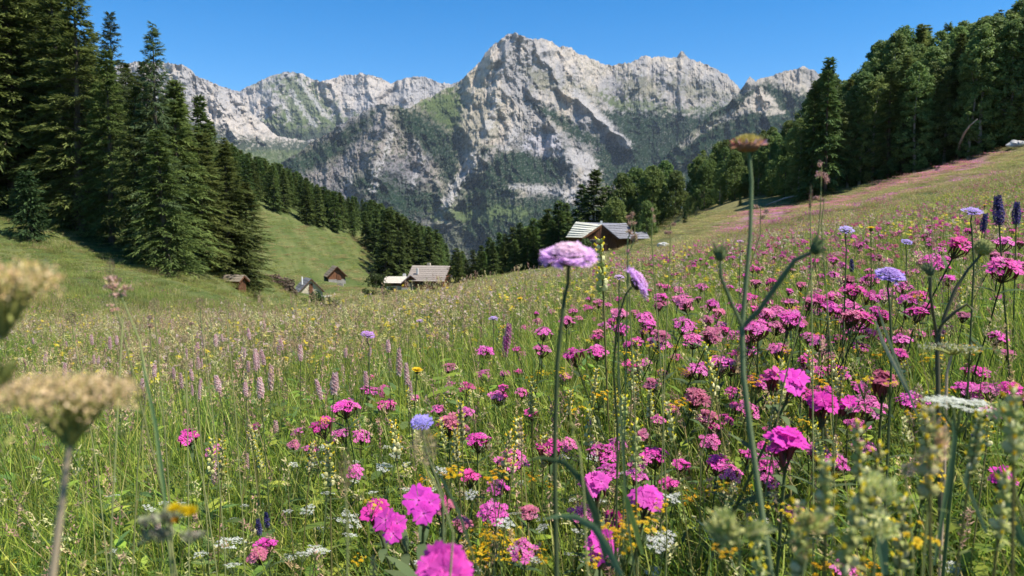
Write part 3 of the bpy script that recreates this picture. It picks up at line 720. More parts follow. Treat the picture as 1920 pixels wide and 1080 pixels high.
for i, (u, vt, Yb, lb) in enumerate(((1168, 330, 126, 'rounded dark tree behind the right end of the chalet roof'), (1192, 318, 130, 'second rounded tree from the sharp spruce, behind the chalet'), (1222, 314, 124, 'rounded tree at the middle of the clump right of the chalet'), (1246, 306, 128, 'highest rounded tree of the clump right of the chalet'), (1264, 322, 122, 'rounded tree at the right end of the clump beside the chalet'), (1150, 372, 118, 'pale low tree between the chalet and the rounded clump'))):
    tree_px('round_tree', ROUND[i % 3], u, vt, Yb, 11, lb, 'rounded trees beside the chalet', 0.8)
tree_px('pine_tree', ROUND[1], 1214, 378, 103, 11, 'small pine with a thin visible trunk before the rounded clump beside the chalet', None, 0.72)
tree_px('young_conifer', SMALLC[1], 1284, 398, 98, 5, 'tiny cone-shaped conifer alone on the slope right of the chalet', None, 0.9)
tree_px('young_conifer', SMALLC[0], 1387, 371, 92, 5, 'tiny cone-shaped conifer at the shaded foot of the right wood', None, 0.9)

# right wood
envr = ([1285, 1300, 1320, 1350, 1385, 1420, 1450, 1490, 1505, 1530, 1545, 1562, 1580, 1600, 1625, 1640, 1670, 1700, 1740, 1760, 1800, 1830, 1855, 1880, 1920, 2000],
        [330, 300, 276, 266, 256, 246, 236, 222, 172, 135, 122, 140, 152, 122, 96, 72, 50, 40, 52, 44, 40, 32, 16, 0, -22, -60])
tree_px('larch_tree', FIR[1], 1545, 114, 84, 16, 'tall dark conifer with a feathery top at the left shoulder of the right wood', None, .85)
tree_px('larch_tree', FIR[3], 1518, 168, 85, 16, 'conifer just left of the feathery-topped one in the right wood', None, .95)
tree_px('larch_tree', LARCH[4], 1580, 152, 90, 20, 'conifer just right of the feathery-topped one in the right wood', None, .95)
nb = 0; nf = {True: 0, False: 0}
ORDN = 'first second third fourth fifth sixth seventh eighth ninth tenth eleventh twelfth thirteenth fourteenth fifteenth sixteenth seventeenth eighteenth nineteenth twentieth'.split() + ['twenty-' + w for w in 'first second third fourth fifth sixth seventh eighth ninth'.split()]
for row, (dY, du) in enumerate(((1, 24), (6, 27), (12, 32), (20, 38), (30, 44))):
    u = 1292 + row * 6
    while u < 1990:
        Yf = float(np.interp(u, [1290, 1400, 1500, 1600, 1700, 1920, 2000], [106, 100, 86, 84, 81, 76, 75])) + dY + random.uniform(-1.5, 1.5)
        vt = float(np.interp(u, *envr)) + random.uniform(0, 16) + (0, 0, 0, 0, 0)[row]
        if row == 0: vt += random.uniform(10, 70)
        elif row == 1: vt += random.uniform(0, 45)
        ms, bh = (random.choice(ROUND), 11) if (u < 1490 and random.random() < 0.5) else ((random.choice(BROAD), 16) if random.random() < 0.85 else (random.choice(LARCH), 20))
        small = u < 1490
        if row == 0: nf[small] += 1
        tree_px('broadleaf_tree', ms, u, vt, Yf, bh,
                ((f'{ORDN[nf[True] - 1]} front tree of the low arm of the right wood, from its left end' if row == 0 else 'tree behind the front row in the low left arm of the right wood') if small else (f'{ORDN[nf[False] - 1]} leafy front tree of the right wood, counted rightward from the feathery conifer' if row == 0 else 'leafy tree standing behind the front row of the right wood')),
                'trees of the right wood, low arm' if small else ('front trees of the right wood' if row == 0 else 'trees inside the right wood'), (0.85 if bh == 11 else 1.15)); nb += 1
        u += du * random.uniform(0.8, 1.25)

# ------------------------------------------------------------------ houses
M_WOOD = noise_mat('dark_larch_boards', (0.085, 0.038, 0.020), (0.19, 0.085, 0.042), 6, 6, 0.8, 0.5, (1, 1, 0.2), 0.2)
M_WOODR = noise_mat('red_brown_boards', (0.13, 0.055, 0.028), (0.24, 0.11, 0.055), 5, 6, 0.8, 0.4, (1, 1, 0.3), 0.2)
M_WOODP = noise_mat('weathered_boards', (0.22, 0.18, 0.13), (0.36, 0.30, 0.23), 5, 6, 0.85, 0.4, (1, 1, 0.3), 0.2)
M_LATH = noise_mat('pale_roof_boards', (0.72, 0.67, 0.50), (0.86, 0.82, 0.65), 2.2, 6, 0.7, 0.25, (1, 0.3, 1), 0.3)
M_SLATE = noise_mat('grey_roof', (0.15, 0.15, 0.165), (0.25, 0.245, 0.265), 3, 7, 0.65, 0.4, (1, 1, 1), 0.35)
M_SHINGLE = noise_mat('beige_grey_roof', (0.24, 0.20, 0.165), (0.35, 0.295, 0.25), 3, 7, 0.75, 0.3, (1, 1, 1), 0.3)
M_TIN = noise_mat('cream_tin_roof', (0.55, 0.48, 0.38), (0.66, 0.59, 0.48), 2, 4, 0.5, 0.1, (1, 1, 1), 0.5)
M_PLASTER = noise_mat('cream_plaster', (0.55, 0.48, 0.34), (0.68, 0.60, 0.45), 2, 6, 0.9, 0.3)
M_STONE = noise_mat('rubble_stone', (0.22, 0.20, 0.18), (0.44, 0.41, 0.36), 3.5, 8, 0.9, 0.9)
M_DARK = noise_mat('dark_opening', (0.012, 0.012, 0.014), (0.03, 0.03, 0.035), 2, 2, 0.3, 0.0)
M_WHITE = noise_mat('white_metal', (0.62, 0.62, 0.60), (0.75, 0.74, 0.72), 3, 3, 0.5, 0.05)

def rotz(a): return np.array([[math.cos(a), -math.sin(a), 0], [math.sin(a), math.cos(a), 0], [0, 0, 1.0]])
def leafbox(name, parent, mat, lo, hi, rot=None, loc=None):
    b = MB(); b.box(lo, hi, (.5,) * 3, rot, loc); return b.build(name, mat, parent)
def mesh_part(name, parent, mat, V, Fc):
    b = MB(); b.add(V, Fc, (.5,) * 3); return b.build(name, mat, parent)

def gable_house(name, label, cat, loc, yaw, L, W, eave, ridge, wall_mat, roof_mat, over=0.5, strips=6, base_mat=None, base_h=0.0, gable_mat=None, group=None):
    """Ridge along local x; eave walls at +-y; gables at +-x. Roof laid in separate courses of plates."""
    e = empty(name, loc); e.rotation_euler = (0, 0, yaw); tag(e, label, cat, group)
    hl, hw = L / 2, W / 2
    V = [(-hl, -hw, base_h - (1.5 if base_h == 0 else 0)), (hl, -hw, base_h - (1.5 if base_h == 0 else 0)), (hl, hw, base_h - (1.5 if base_h == 0 else 0)), (-hl, hw, base_h - (1.5 if base_h == 0 else 0)),
         (-hl, -hw, eave), (hl, -hw, eave), (hl, hw, eave), (-hl, hw, eave)]
    mesh_part('wall', e, wall_mat, V, [(0, 1, 5, 4), (1, 2, 6, 5), (2, 3, 7, 6), (3, 0, 4, 7)])
    for sx in (-1, 1):
        x = sx * hl
        mesh_part('gable_wall', e, gable_mat or wall_mat, [(x, -hw, eave), (x, hw, eave), (x, 0, ridge - 0.1), (x - sx * .15, -hw, eave), (x - sx * .15, hw, eave), (x - sx * .15, 0, ridge - 0.1)], [(0, 1, 2), (5, 4, 3), (0, 2, 5, 3), (1, 4, 5, 2)])
    if base_h:
        leafbox('stone_base', e, base_mat, (-hl - .06, -hw - .06, -2), (hl + .06, hw + .06, base_h))
    sl_ = (ridge - eave) / hw
    for sy in (-1, 1):
        rf = MB(); y1 = sy * (hw + over); z1 = eave - sl_ * over
        q = [(-hl - over, y1, z1), (hl + over, y1, z1), (hl + over, 0, ridge), (-hl - over, 0, ridge)]
        if sy > 0: q = [q[1], q[0], q[3], q[2]]
        rf.slab(q, 0.12); r_ = rf.build('roof', M_WOOD, e)
        n_ = strips; me = None
        for i in range(n_):
            f0, f1 = i / n_, (i + 1) / n_ + 0.012
            a = np.array(q[0]) * (1 - f0) + np.array(q[3]) * f0; b_ = np.array(q[1]) * (1 - f0) + np.array(q[2]) * f0
            c_ = np.array(q[1]) * (1 - f1) + np.array(q[2]) * f1; d_ = np.array(q[0]) * (1 - f1) + np.array(q[3]) * f1
            nn = np.cross(b_ - a, d_ - a); nn /= np.linalg.norm(nn)
            p = MB(); p.slab([a + nn * .11, b_ + nn * .11, c_ + nn * .05, d_ + nn * .05], 0.045); p.build('shingle_course', roof_mat, r_)
    return e

# chalet of two crossing roofs close to the meadow crest
cx, cy = float(ray(1128, 430)[0]) * 99, 99.0
def CP(u, v, Y): return at(u, v, Y)
ch = empty('chalet', (0, 0, 0)); tag(ch, 'dark wooden chalet with pale boarded left roof, grey right roof and a stone base', 'chalet')
A, R1, L1, BL = CP(1128, 422, 98), CP(1081, 416.5, 106.5), CP(1062, 446, 103.5), CP(1092, 447, 96.5)
R2, E2, BR = CP(1173, 419, 105), CP(1193, 448, 103), CP(1160, 449, 97)
def roof_side(q, n_, mat, nm):
    b = MB(); b.slab(q, 0.16); r_ = b.build('roof', M_WOOD, ch); q = [np.array(p) for p in q]
    nn = np.cross(q[1] - q[0], q[3] - q[0]); nn /= np.linalg.norm(nn)
    for i in range(n_):
        f0, f1 = i / n_, (i + 1) / n_ + 0.01
        a, b_ = q[0] * (1 - f0) + q[3] * f0, q[1] * (1 - f0) + q[2] * f0
        c_, d_ = q[1] * (1 - f1) + q[2] * f1, q[0] * (1 - f1) + q[3] * f1
        sh = nn * random.uniform(0.0, 0.02) + (b_ - a) * random.uniform(-0.006, 0.006)
        p = MB(); p.slab([a + nn * .16 + sh, b_ + nn * .16 + sh, c_ + nn * .07 + sh, d_ + nn * .07 + sh], 0.05); p.build(nm, mat, r_)
roof_side([L1, BL, A, R1], 7, M_LATH, 'roof_plank')
roof_side([BR, E2, R2, A], 9, M_SLATE, 'shingle_course')
zc_g = float(ground(cx, 98))
def down(p, z): q = np.array(p, float); q[2] = z; return q
ins = np.array([0, 0.9, 0])
# gable of vertical planks, front
a0, b0 = CP(1094, 447.5, 97.2), CP(1158, 449.5, 97.6)
zb = float(CP(1125, 471, 97.6)[2])
npl = 16
for i in range(npl):
    f0, f1 = i / npl, (i + 0.93) / npl
    p0 = a0 + (b0 - a0) * f0; p1 = a0 + (b0 - a0) * f1
    def top(f): return (a0 + (b0 - a0) * f)[2] + (A[2] - 0.12 - a0[2]) * (1 - abs(f - 0.53) / 0.53 if f < .53 else 1 - (f - .53) / .47)
    y_ = 0.5 + 0.03 * (i % 2)
    V = [down(p0, zb), down(p1, zb), down(p1, max(zb + .1, top(f1))), down(p0, max(zb + .1, top(f0)))]
    V = [v + np.array([0, y_, 0]) for v in V]; V += [v + np.array([0, .08, 0]) for v in V]
    mesh_part('plank', ch, M_WOOD, V, [(0, 1, 2, 3), (7, 6, 5, 4), (0, 4, 5, 1), (1, 5, 6, 2), (2, 6, 7, 3), (3, 7, 4, 0)])
# side and back walls
def wall_between(p, q, z0, z1a, z1b, mat, nm='wall', th=0.2):
    p = np.array(p, float); q = np.array(q, float); d = q - p; d[2] = 0; nn = np.array([-d[1], d[0], 0]) / np.hypot(d[0], d[1]) * th
    V = [down(p, z0), down(q, z0), down(q, z1b), down(p, z1a)]; V += [v + nn for v in V]
    return mesh_part(nm, ch, mat, V, [(3, 2, 1, 0), (4, 5, 6, 7), (1, 5, 4, 0), (2, 6, 5, 1), (3, 7, 6, 2), (0, 4, 7, 3)])
L1i = L1 + [0.5, -.3, 0]; E2i = E2 + [-.5, -.5, 0]
zst = float(CP(1125, 472, 97)[2])
wall_between(L1i, a0 + ins, zst - 4, L1[2] - .1, a0[2], M_WOOD); wall_between(b0 + ins, E2i, zst - 4, b0[2] - .1, E2[2] - .15, M_WOOD)
R1i = R1 + [.4, .2, -.3]; R2i = R2 + [-.4, .2, -.3]
wall_between(L1i, R1i, zst - 4, L1[2] - .15, R1[2] - .15, M_WOOD); wall_between(R1i, R2i, zst - 4, R1[2] - .2, R2[2] - .2, M_WOOD); wall_between(R2i, E2i, zst - 4, R2[2] - .15, E2[2] - .2, M_WOOD)
mesh_part('roof', ch, M_SLATE, [A + [0, .1, -.05], R1, R2, A + [0, .1, -.2], R1 - [0, 0, .15], R2 - [0, 0, .15]], [(0, 2, 1), (3, 4, 5), (0, 1, 4, 3), (1, 2, 5, 4), (2, 0, 3, 5)])
# fascia boards
for p, q in ((A, BL), (A, BR)):
    b = MB(); d = np.array(q) - np.array(p); P0 = np.array(p) + [0, -.06, .05]; P1 = P0 + d * 1.0
    b.add([P0, P1, P1 - [0, 0, .28], P0 - [0, 0, .28], P0 + [0, .05, 0], P1 + [0, .05, 0], P1 + [0, .05, -.28], P0 + [0, .05, -.28]], [(0, 1, 2, 3), (7, 6, 5, 4), (0, 4, 5, 1), (2, 6, 7, 3), (1, 5, 6, 2), (3, 7, 4, 0)], (.5,) * 3)
    b.build('fascia_board', M_WOOD, ch)
# lower storey: stone corner, brown door, balcony
g0 = CP(1096, 468, 97.2); g1 = CP(1160, 470, 97.6)
for i, (ua, ub, mat, nm) in enumerate(((1096, 1106, M_STONE, 'stone_pier'), (1122, 1131, M_PLASTER, 'stone_pier'), (1131, 1160, M_STONE, 'stone_wall'))):
    p, q = CP(ua, 470, 97.5 + .5), CP(ub, 470, 98); b = MB(); b.box((p[0], 97.75, zst - 3), (q[0], 98.3, zb + 0.0)); b.build(nm, mat, ch)
p, q = CP(1106, 470, 98.2), CP(1122, 470, 98.2)
b = MB(); b.box((p[0], 98.15, zst - 3), (q[0], 98.25, zb)); dr = b.build('door', M_WOODR, ch)
leafbox('handle', dr, M_DARK, (q[0] - .25, 98.08, zst - .6), (q[0] - .15, 98.15, zst - .5))
p, q = CP(1096, 466, 96.3), CP(1136, 466, 96.3)
b = MB(); b.box((p[0], 96.3, zb - .1), (q[0], 97.6, zb + .02)); bal = b.build('balcony', M_WOODP, ch)
for i in range(9):
    x_ = p[0] + (q[0] - p[0]) * i / 8; leafbox('baluster', bal, M_WOODR, (x_ - .05, 96.32, zb + .02), (x_ + .05, 96.38, zb + .85))
leafbox('rail', bal, M_WOODR, (p[0] - .06, 96.29, zb + .85), (q[0] + .06, 96.41, zb + .95))
for ua in (1112,):
    p = CP(ua, 460, 97.4); w = leafbox('window', ch, M_WOODP, (p[0] - .45, 97.45, zb + 0.75), (p[0] + .45, 97.62, zb + 1.55))
    leafbox('pane', w, M_DARK, (p[0] - .36, 97.42, zb + .83), (p[0] + .36, 97.452, zb + 1.47))
p = CP(1127.5, 419, 98.6); leafbox('chimney', ch, M_WHITE, (p[0] - .13, 98.5, p[2] - 1), (p[0] + .13, 98.76, p[2] + .35))
# lean-to at the right end
p = CP(1196, 455, 101); z_ = float(ground(p[0], 101))
ls_ = gable_house('woodshed', 'low dark shed tucked against the right end of the chalet', 'shed', (p[0] - .2, 102, z_), R(8), 2.6, 3.0, 1.3, 2.1, M_WOOD, M_SLATE, 0.25, 3)

# valley hamlet
def site(u, v, Y): p = at(u, v, Y); return p[0], Y, p[2]
x, y, z = site(809, 540, 186)
h1 = gable_house('farmhouse', 'long wooden farmhouse with a broad beige-grey roof, largest building of the valley hamlet', 'house', (x, y, z), R(-14), 9.0, 8.2, 2.4, 5.6, M_WOODR, M_SHINGLE, 0.55, 8, M_STONE, 0.5)
for i, xx in enumerate((-3.2, -1.1, 1.0, 3.1)):
    w = leafbox('window', h1, M_WOODP, (xx - .4, -4.22, 1.1), (xx + .4, -4.08, 2.0)); leafbox('pane', w, M_DARK, (xx - .32, -4.24, 1.18), (xx + .32, -4.215, 1.92))
leafbox('door', h1, M_WOOD, (-.35, -4.2, -.3), (.45, -4.1, 1.7)).location = (-1.9 - .3, -0.03, 0)
leafbox('chimney', h1, M_WHITE, (-2.9, -2.9, 3.6), (-2.5, -2.5, 5.1)); leafbox('chimney', h1, M_PLASTER, (-1.2, .1, 5.2), (-.4, .8, 6.3))
fn = MB()
for i in range(14): fn.box((-4.5 + i * .62, -6.6, -1.2), (-4.0 + i * .62, -6.5, .85))
x, y, z = site(803, 545, 178)
pf = empty('board_fence', (x, y, z)); pf.rotation_euler = (0, 0, R(-6)); tag(pf, 'reddish brown board screen in front of the farmhouse', 'fence')
for i in range(16): leafbox('plank', pf, M_WOODR, (-3.0 + i * .38, -.04, -1.5), (-2.66 + i * .38, .04, 1.1 + .1 * random.random()))
x, y, z = site(768, 541, 183)
h2 = gable_house('gabled_cabin', 'small dark-gabled cabin joined to the left end of the farmhouse', 'house', (x, y + 2, z), R(98), 5, 4.4, 1.5, 3.3, M_WOOD, M_SLATE, 0.4, 5, M_STONE, 0.3, gable_mat=M_WOOD)
leafbox('window', h2, M_WOODP, (-2.56, -.6, .5), (-2.49, .6, 1.3))
x, y, z = site(742, 541, 184)
h3 = gable_house('low_annex', 'low cream-roofed annex at the left end of the hamlet', 'house', (x, y + 1, z), R(-3), 5.0, 4.0, 1.6, 2.9, M_WOOD, M_TIN, 0.3, 4, M_PLASTER, 0.7)
leafbox('window', h3, M_DARK, (-.5, -2.05, .9), (.5, -1.98, 1.4)); leafbox('vent_cap', h3, M_WHITE, (1.6, .3, 2.7), (2.3, .9, 3.6))
x, y, z = site(575, 552, 163)
h4 = gable_house('stone_cottage', 'small cream-gabled cottage with a grey roof and a thin white chimney on the green slope', 'house', (x, y + 1.5, z), R(118), 5.2, 4.9, 1.0, 3.5, M_PLASTER, M_SLATE, 0.5, 6, M_STONE, 0.4, gable_mat=M_PLASTER)
leafbox('door', h4, M_WOODR, (-2.72, -.35, -1), (-2.6, .45, 1.9)); leafbox('window', h4, M_WOOD, (-2.7, -.35, 2.0), (-2.62, .35, 2.5))
leafbox('chimney', h4, M_WHITE, (-.6, 1.3, 1.5), (-.35, 1.55, 3.9))
x, y, z = site(626, 527, 180)
h5 = gable_house('hay_barn', 'little weathered wooden barn standing highest on the green slope behind the cottage', 'barn', (x, y + 1.5, z), R(114), 4.6, 4.0, 1.6, 3.6, M_WOODR, M_WOODP, 0.5, 5, M_STONE, 0.5, gable_mat=M_WOODR)
leafbox('door', h5, M_WOOD, (-2.4, -1.0, .3), (-2.31, .1, 1.7)); 
tr = empty('water_trough', (float(site(638, 530, 177)[0]), 177, float(ground(float(site(638, 530, 177)[0]), 177)))); tag(tr, 'pale stone trough beside the weathered hay barn', 'trough')
leafbox('basin', tr, M_STONE, (-.7, -.3, -.1), (.7, .3, .55)); leafbox('water', tr, M_DARK, (-.6, -.22, .5), (.6, .22, .56))
x, y, z = site(874, 520, 190)
sp = empty('bell_turret', (x, y, z)); tag(sp, 'tiny pale pointed turret roof right of the farmhouse', 'turret')
sb = MB()
for k_ in range(4):
    a_, b__ = [(-1, -1), (1, -1), (1, 1), (-1, 1)][k_], [(1, -1), (1, 1), (-1, 1), (-1, -1)][k_]
    sb.add([(a_[0] * .9, a_[1] * .9, 1.2), (b__[0] * .9, b__[1] * .9, 1.2), (0, 0, 4.1)], [(0, 1, 2)], (.5,) * 3)
sb.build('roof', M_SHINGLE, sp)
for a_, b__ in ((-.7, -.7), (.7, -.7), (.7, .7), (-.7, .7)): leafbox('post', sp, M_WOOD, (a_ - .1, b__ - .1, -1.2), (a_ + .1, b__ + .1, 1.2))
leafbox('bell', sp, M_DARK, (-.25, -.25, .5), (.25, .25, 1.1))
x, y, z = site(440, 520, 67)
sh = gable_house('wooden_shed', 'grey plank shed half hidden under the lowest boughs of the left wood', 'shed', (x, y, float(ground(x, y))), R(-12), 1.5, 1.2, .75, 1.15, M_WOOD, M_WOODP, 0.25, 4)
x, y, z = site(652, 545, 160)

# boulders
M_ROCK = noise_mat('pale_boulder', (0.36, 0.34, 0.31), (0.60, 0.58, 0.54), 3, 8, 0.9, 0.8)
def boulder(label, u, v, Y, s_, seed, group=None):
    r = np.random.default_rng(seed); b = MB(); b.ellipsoid((0, 0, 0), (s_, s_ * .7, s_ * .5), (.5,) * 3, 12, 8)
    V = b.V[0]; nn = V / s_; V *= (1 + 0.30 * perlin(nn[:, 0] * 2.1 + seed, nn[:, 1] * 2.3 + nn[:, 2] * 1.7, seed) + .1 * r.normal(size=len(V)) * 0)[:, None]
    x = float(ray(u, v)[0]) * Y; o = b.build('boulder', M_ROCK, smooth_=False); o.location = (x, Y, float(ground(x, Y)) + s_ * .22); tag(o, label, 'rock', group); return o
boulder('white boulder on the upper right meadow against the foot of the wood', 1903, 290, 73, 0.95, 1)
boulder('smaller pale rock beside the white boulder on the upper right meadow', 1918, 288, 72, 0.6, 2)
boulder('lone white stone in the grass halfway between the chalet and the right wood', 1243, 470, 62, 0.5, 3)
boulder('pale stone at the foot of the chalet stone wall', 1165, 472, 94, 0.7, 4)
boulder('low grey stone in front of the chalet stone wall', 1152, 478, 93, 0.6, 5)
boulder('pale stone lying right of the lone white stone', 1198, 460, 96, 0.6, 6)
for i, (u, Y) in enumerate(((590, 158), (597, 157), (603, 159))): boulder(('cream block left of a gap right of the cottage', 'cream block in the middle right of the cottage', 'cream block furthest from the cottage')[i] + ' on the valley floor', u + 15, 548, Y, 0.55, 7 + i)

# dead leaning trunks in and below the right wood
def snag(label, pts, rads):
    b = MB(); b.tube([at(*p) for p in pts], rads, (.5,) * 3, 7, True); o = b.build('dead_tree', M_PALEBARK, smooth_=True)
    return tag(o, label, 'dead tree')
snag('pale dead trunk leaning out of the crowns of the right wood', [(1796, 300, 80), (1800, 268, 77.5), (1808, 250, 75), (1819, 235, 73.6), (1833, 223, 73)], [.13, .12, .10, .08, .03])
snag('thin bleached fallen trunk at the dark foot of the right wood', [(1436, 385, 86), (1470, 372, 85.4), (1500, 366, 85), (1523, 361, 84.6)], [.10, .10, .08, .04])

# bushes
def bush(label, u, vt, vb, Y, seed, w=1.0, group=None, brown=False):
    r = np.random.default_rng(seed); x = float(ray(u, 430)[0]) * Y; g = float(ground(x, Y)); H = max(0.5, float(ray(u, vt)[1]) * Y - g)
    c0, c1 = ((0.10, 0.07, 0.05), (0.24, 0.17, 0.12)) if brown else ((0.035, 0.062, 0.018), (0.10, 0.145, 0.04))
    tr_, cr_ = broadleaf(H, H * .55 * w, 40, 60, H * 0.07, c0, c1, seed, bare=0.0, limbs=5)
    e = empty('shrub', (x, Y, g)); tag(e, label, 'shrub', group); tr_.build('stem', M_BARK, e); cr_.build('foliage', M_BROAD, e); return e
bush('round green bush in the valley between the cottage and the low annex', 704, 513, 560, 150, 61, 1.35)
bush('dark brown dried shrub below the shed, left of the cottage', 510, 514, 532, 120, 62, .8, brown=True)
bush('smaller brown shrub right beside the dark brown dried shrub', 531, 522, 532, 122, 63, 0.7, brown=True)
bush('low brownish shrub in front of the cottage path', 515, 541, 555, 100, 64, 1.1, brown=True)
bush('low green bush in the grass right of the cottage', 592, 548, 565, 120, 65, 1.5)
bush('dark green bush hugging the wall below the chalet left eave', 1097, 446, 470, 94, 66, 0.8)
bush('green bush in front of the cabin in the hamlet', 775, 536, 548, 174, 67, 1.4)

# ------------------------------------------------------------------ meadow: grass and herbs
M_GRASS = plant_mat('grass_blades', 0.45, 0.5, 0.35, 0.025, 0.3)
M_STEM = plant_mat('stems', 0.3, 0.75, 0.15, 0.01, 0.08)
M_BLADE = plant_mat('broad_blades', 0.5, 0.7, 0.0, 0.0, 0.08)
M_PETAL = plant_mat('petals', 0.45, 0.6, 0.12, 0.012, 0.2)
M_PETAL0 = plant_mat('petals_even', 0.45, 0.6, 0.0, 0.0, 0.2)
M_HEAD = plant_mat('seed_heads', 0.3, 0.8, 0.2, 0.02, 0.1)
G = lambda *a: np.array(a)
GREENS = np.array([(0.23, 0.31, 0.038), (0.31, 0.37, 0.055), (0.15, 0.225, 0.038), (0.40, 0.40, 0.09), (0.115, 0.175, 0.048), (0.46, 0.39, 0.15)])
def pickc(r, n, pal, p=None): return np.asarray(pal)[r.choice(len(pal), n, p=p)] * r.uniform(0.8, 1.25, (n, 1))

def blades(b, r, n, foot, h0, h1, w, lean=0.35, pal=GREENS, p=(.26, .24, .18, .12, .14, .06), segs=4, upc=1.25):
    base = np.concatenate([r.normal(0, foot, (n, 2)), np.full((n, 1), -0.03)], 1)
    az = r.uniform(0, 6.283, n); le = np.abs(r.normal(0, lean, n)) * 0.6
    d = unit(np.stack([np.cos(az) * le, np.sin(az) * le, np.ones(n)], 1)); L = r.uniform(h0, h1, n)
    side = unit(np.cross(d, rvec(n, r)))
    bend = np.stack([np.cos(az) * le * L * 0.8, np.sin(az) * le * L * 0.8, -L * le * le * 0.5], 1)
    c = pickc(r, n, pal, p)
    b.strips(base, d, side, L, w * r.uniform(0.6, 1.4, n), bend, segs, c * 0.95, c * upc, prof=np.clip([1, 1, .85, .55, .06][:segs + 1] if segs == 4 else [1, .75, .08], 0, 1))
    return base, d, L, bend

def tuft_fine(seed):
    r = np.random.default_rng(seed); b = MB(); blades(b, r, 66, 0.075, 0.14, 0.40, 0.0036, 0.62); return b
def tuft_broad(seed):
    r = np.random.default_rng(seed); b = MB(); blades(b, r, 26, 0.06, 0.15, 0.36, 0.0058, 0.65); blades(b, r, 25, 0.06, 0.1, 0.3, 0.003, 0.5)
    return b
def tuft_herb(seed):
    r = np.random.default_rng(seed); b = MB(); n = 9
    base, d, L, bend = blades(b, r, n, 0.05, 0.18, 0.36, 0.003, 0.3)
    k = 9; s = r.uniform(0.15, 1, (n, k))
    P = base[:, None] + d[:, None] * (L[:, None] * s)[..., None] + bend[:, None] * (s ** 2)[..., None]
    az = r.uniform(0, 6.283, (n, k)); dd = unit(np.stack([np.cos(az), np.sin(az), r.uniform(0.0, 0.9, (n, k))], -1))
    P, dd = P.reshape(-1, 3), dd.reshape(-1, 3); sd = unit(np.cross(dd, np.array([0, 0, 1.0]) + 0.3 * rvec(n * k, r)))
    c = pickc(r, n * k, GREENS[[0, 1, 2, 4]]); ln = r.uniform(0.025, 0.065, n * k)
    b.strips(P, dd, sd, ln, ln * r.uniform(0.22, 0.42, n * k), -dd * 0 + np.stack([0 * ln, 0 * ln, -0.3 * ln], 1), 3, c, c * 1.15, prof=[0.25, 1, 0.8, 0.05])
    blades(b, r, 14, 0.05, 0.1, 0.28, 0.003, 0.5)
    return b
HEADS = np.array([(0.46, 0.34, 0.17), (0.50, 0.32, 0.22), (0.36, 0.23, 0.16), (0.56, 0.50, 0.24), (0.32, 0.32, 0.10)])
def tuft_panicle(seed, pal=HEADS, n=7, dens=30):
    r = np.random.default_rng(seed); b = MB()
    base, d, L, bend = blades(b, r, n, 0.08, 0.36, 0.54, 0.0022, 0.3, pal=[(0.17, 0.19, 0.06), (0.27, 0.22, 0.10)], p=(.5, .5))
    for i in range(n):
        tip = base[i] + d[i] * L[i] + bend[i]; ax = unit(d[i] + 1.6 * bend[i] / L[i]); hl = r.uniform(0.035, 0.085); hr = r.uniform(0.004, 0.013)
        t = r.uniform(0, 1, dens); rr = hr * np.sin(np.clip(t, 0.05, 1) * 2.6 + 0.4)[:, None] * unit(rvec(dens, r) * np.array([1, 1, 0.2])) * r.uniform(0.2, 1, (dens, 1))
        P = tip - ax * hl * 0.9 + ax * (t * hl)[:, None] + rr; dd = unit(ax + 0.8 * rvec(dens, r)); c = pickc(r, dens, pal[r.integers(len(pal))][None] if True else pal)
        b.strips(P, dd, unit(np.cross(dd, rvec(dens, r))), r.uniform(0.004, 0.009, dens), 0.0028, np.zeros((dens, 3)), 1, c, c * 1.2, prof=[1, .4])
    blades(b, r, 46, 0.08, 0.12, 0.36, 0.0034, 0.4)
    return b
def tuft_far(seed, pal, p, n=170, heads=0, hp=None, hcol=None):
    r = np.random.default_rng(seed); b = MB(); 
    base, d, L, bend = blades(b, r, n, 0.28, 0.16, 0.42, 0.010, 0.45, pal=pal, p=p, segs=2)
    if heads:
        k = r.choice(n, heads); P = base[k] + d[k] * (L[k] * r.uniform(.85, 1.1, heads))[:, None] + bend[k]
        dd = unit(np.array([0, 0, 1.0]) + 0.5 * rvec(heads, r)); c = pickc(r, heads, hcol)
        b.strips(P, dd, unit(np.cross(dd, rvec(heads, r))), hp[0], hp[1], np.zeros((heads, 3)), 2, c, c, prof=[.6, 1, .4])
    return b
def src(b, mat, nm): return b.build(nm, mat, link=False)

# small flowers used for the thick mixture of blossom nobody could count
def floret(b, c, nrm, rad, col, r, petals=5, notch=True, col_in=None, cup=0.15, wide=0.92):
    nrm = unit(np.asarray(nrm, float)); a = unit(np.cross(nrm, r.normal(size=3))); bb = np.cross(nrm, a)
    ph0 = r.uniform(0, 6.28); V = []; Fc = []; C = []
    ci = np.asarray(col_in if col_in is not None else col, float); co = np.asarray(col, float)
    for k in range(petals):
        w = ph0 + 2 * math.pi * k / petals; hw = math.pi / petals * wide; rr = rad * r.uniform(0.9, 1.08); lift = rad * (cup + r.normal(0, .07)); kk = len(V)
        def pt(q, an, z): return np.asarray(c) + q * (math.cos(an) * a + math.sin(an) * bb) + z * nrm
        V += [pt(rr * .10, w - .3, 0), pt(rr * .10, w + .3, 0), pt(rr * .62, w + hw * .8, lift * .7), pt(rr * .62, w - hw * .8, lift * .7), pt(rr, w + hw * .75, lift * .9), pt(rr * (.8 if notch else 1.03), w, lift), pt(rr, w - hw * .75, lift * .9)]
        Fc += [(kk, kk + 1, kk + 2, kk + 3), (kk + 3, kk + 2, kk + 4, kk + 5, kk + 6)]
        s_ = r.uniform(.88, 1.1); C += [ci * s_, ci * s_, co * s_, co * s_, co * s_ * 1.05, co * s_ * 1.05, co * s_ * 1.05]
    b.add(V, Fc, np.array(C))
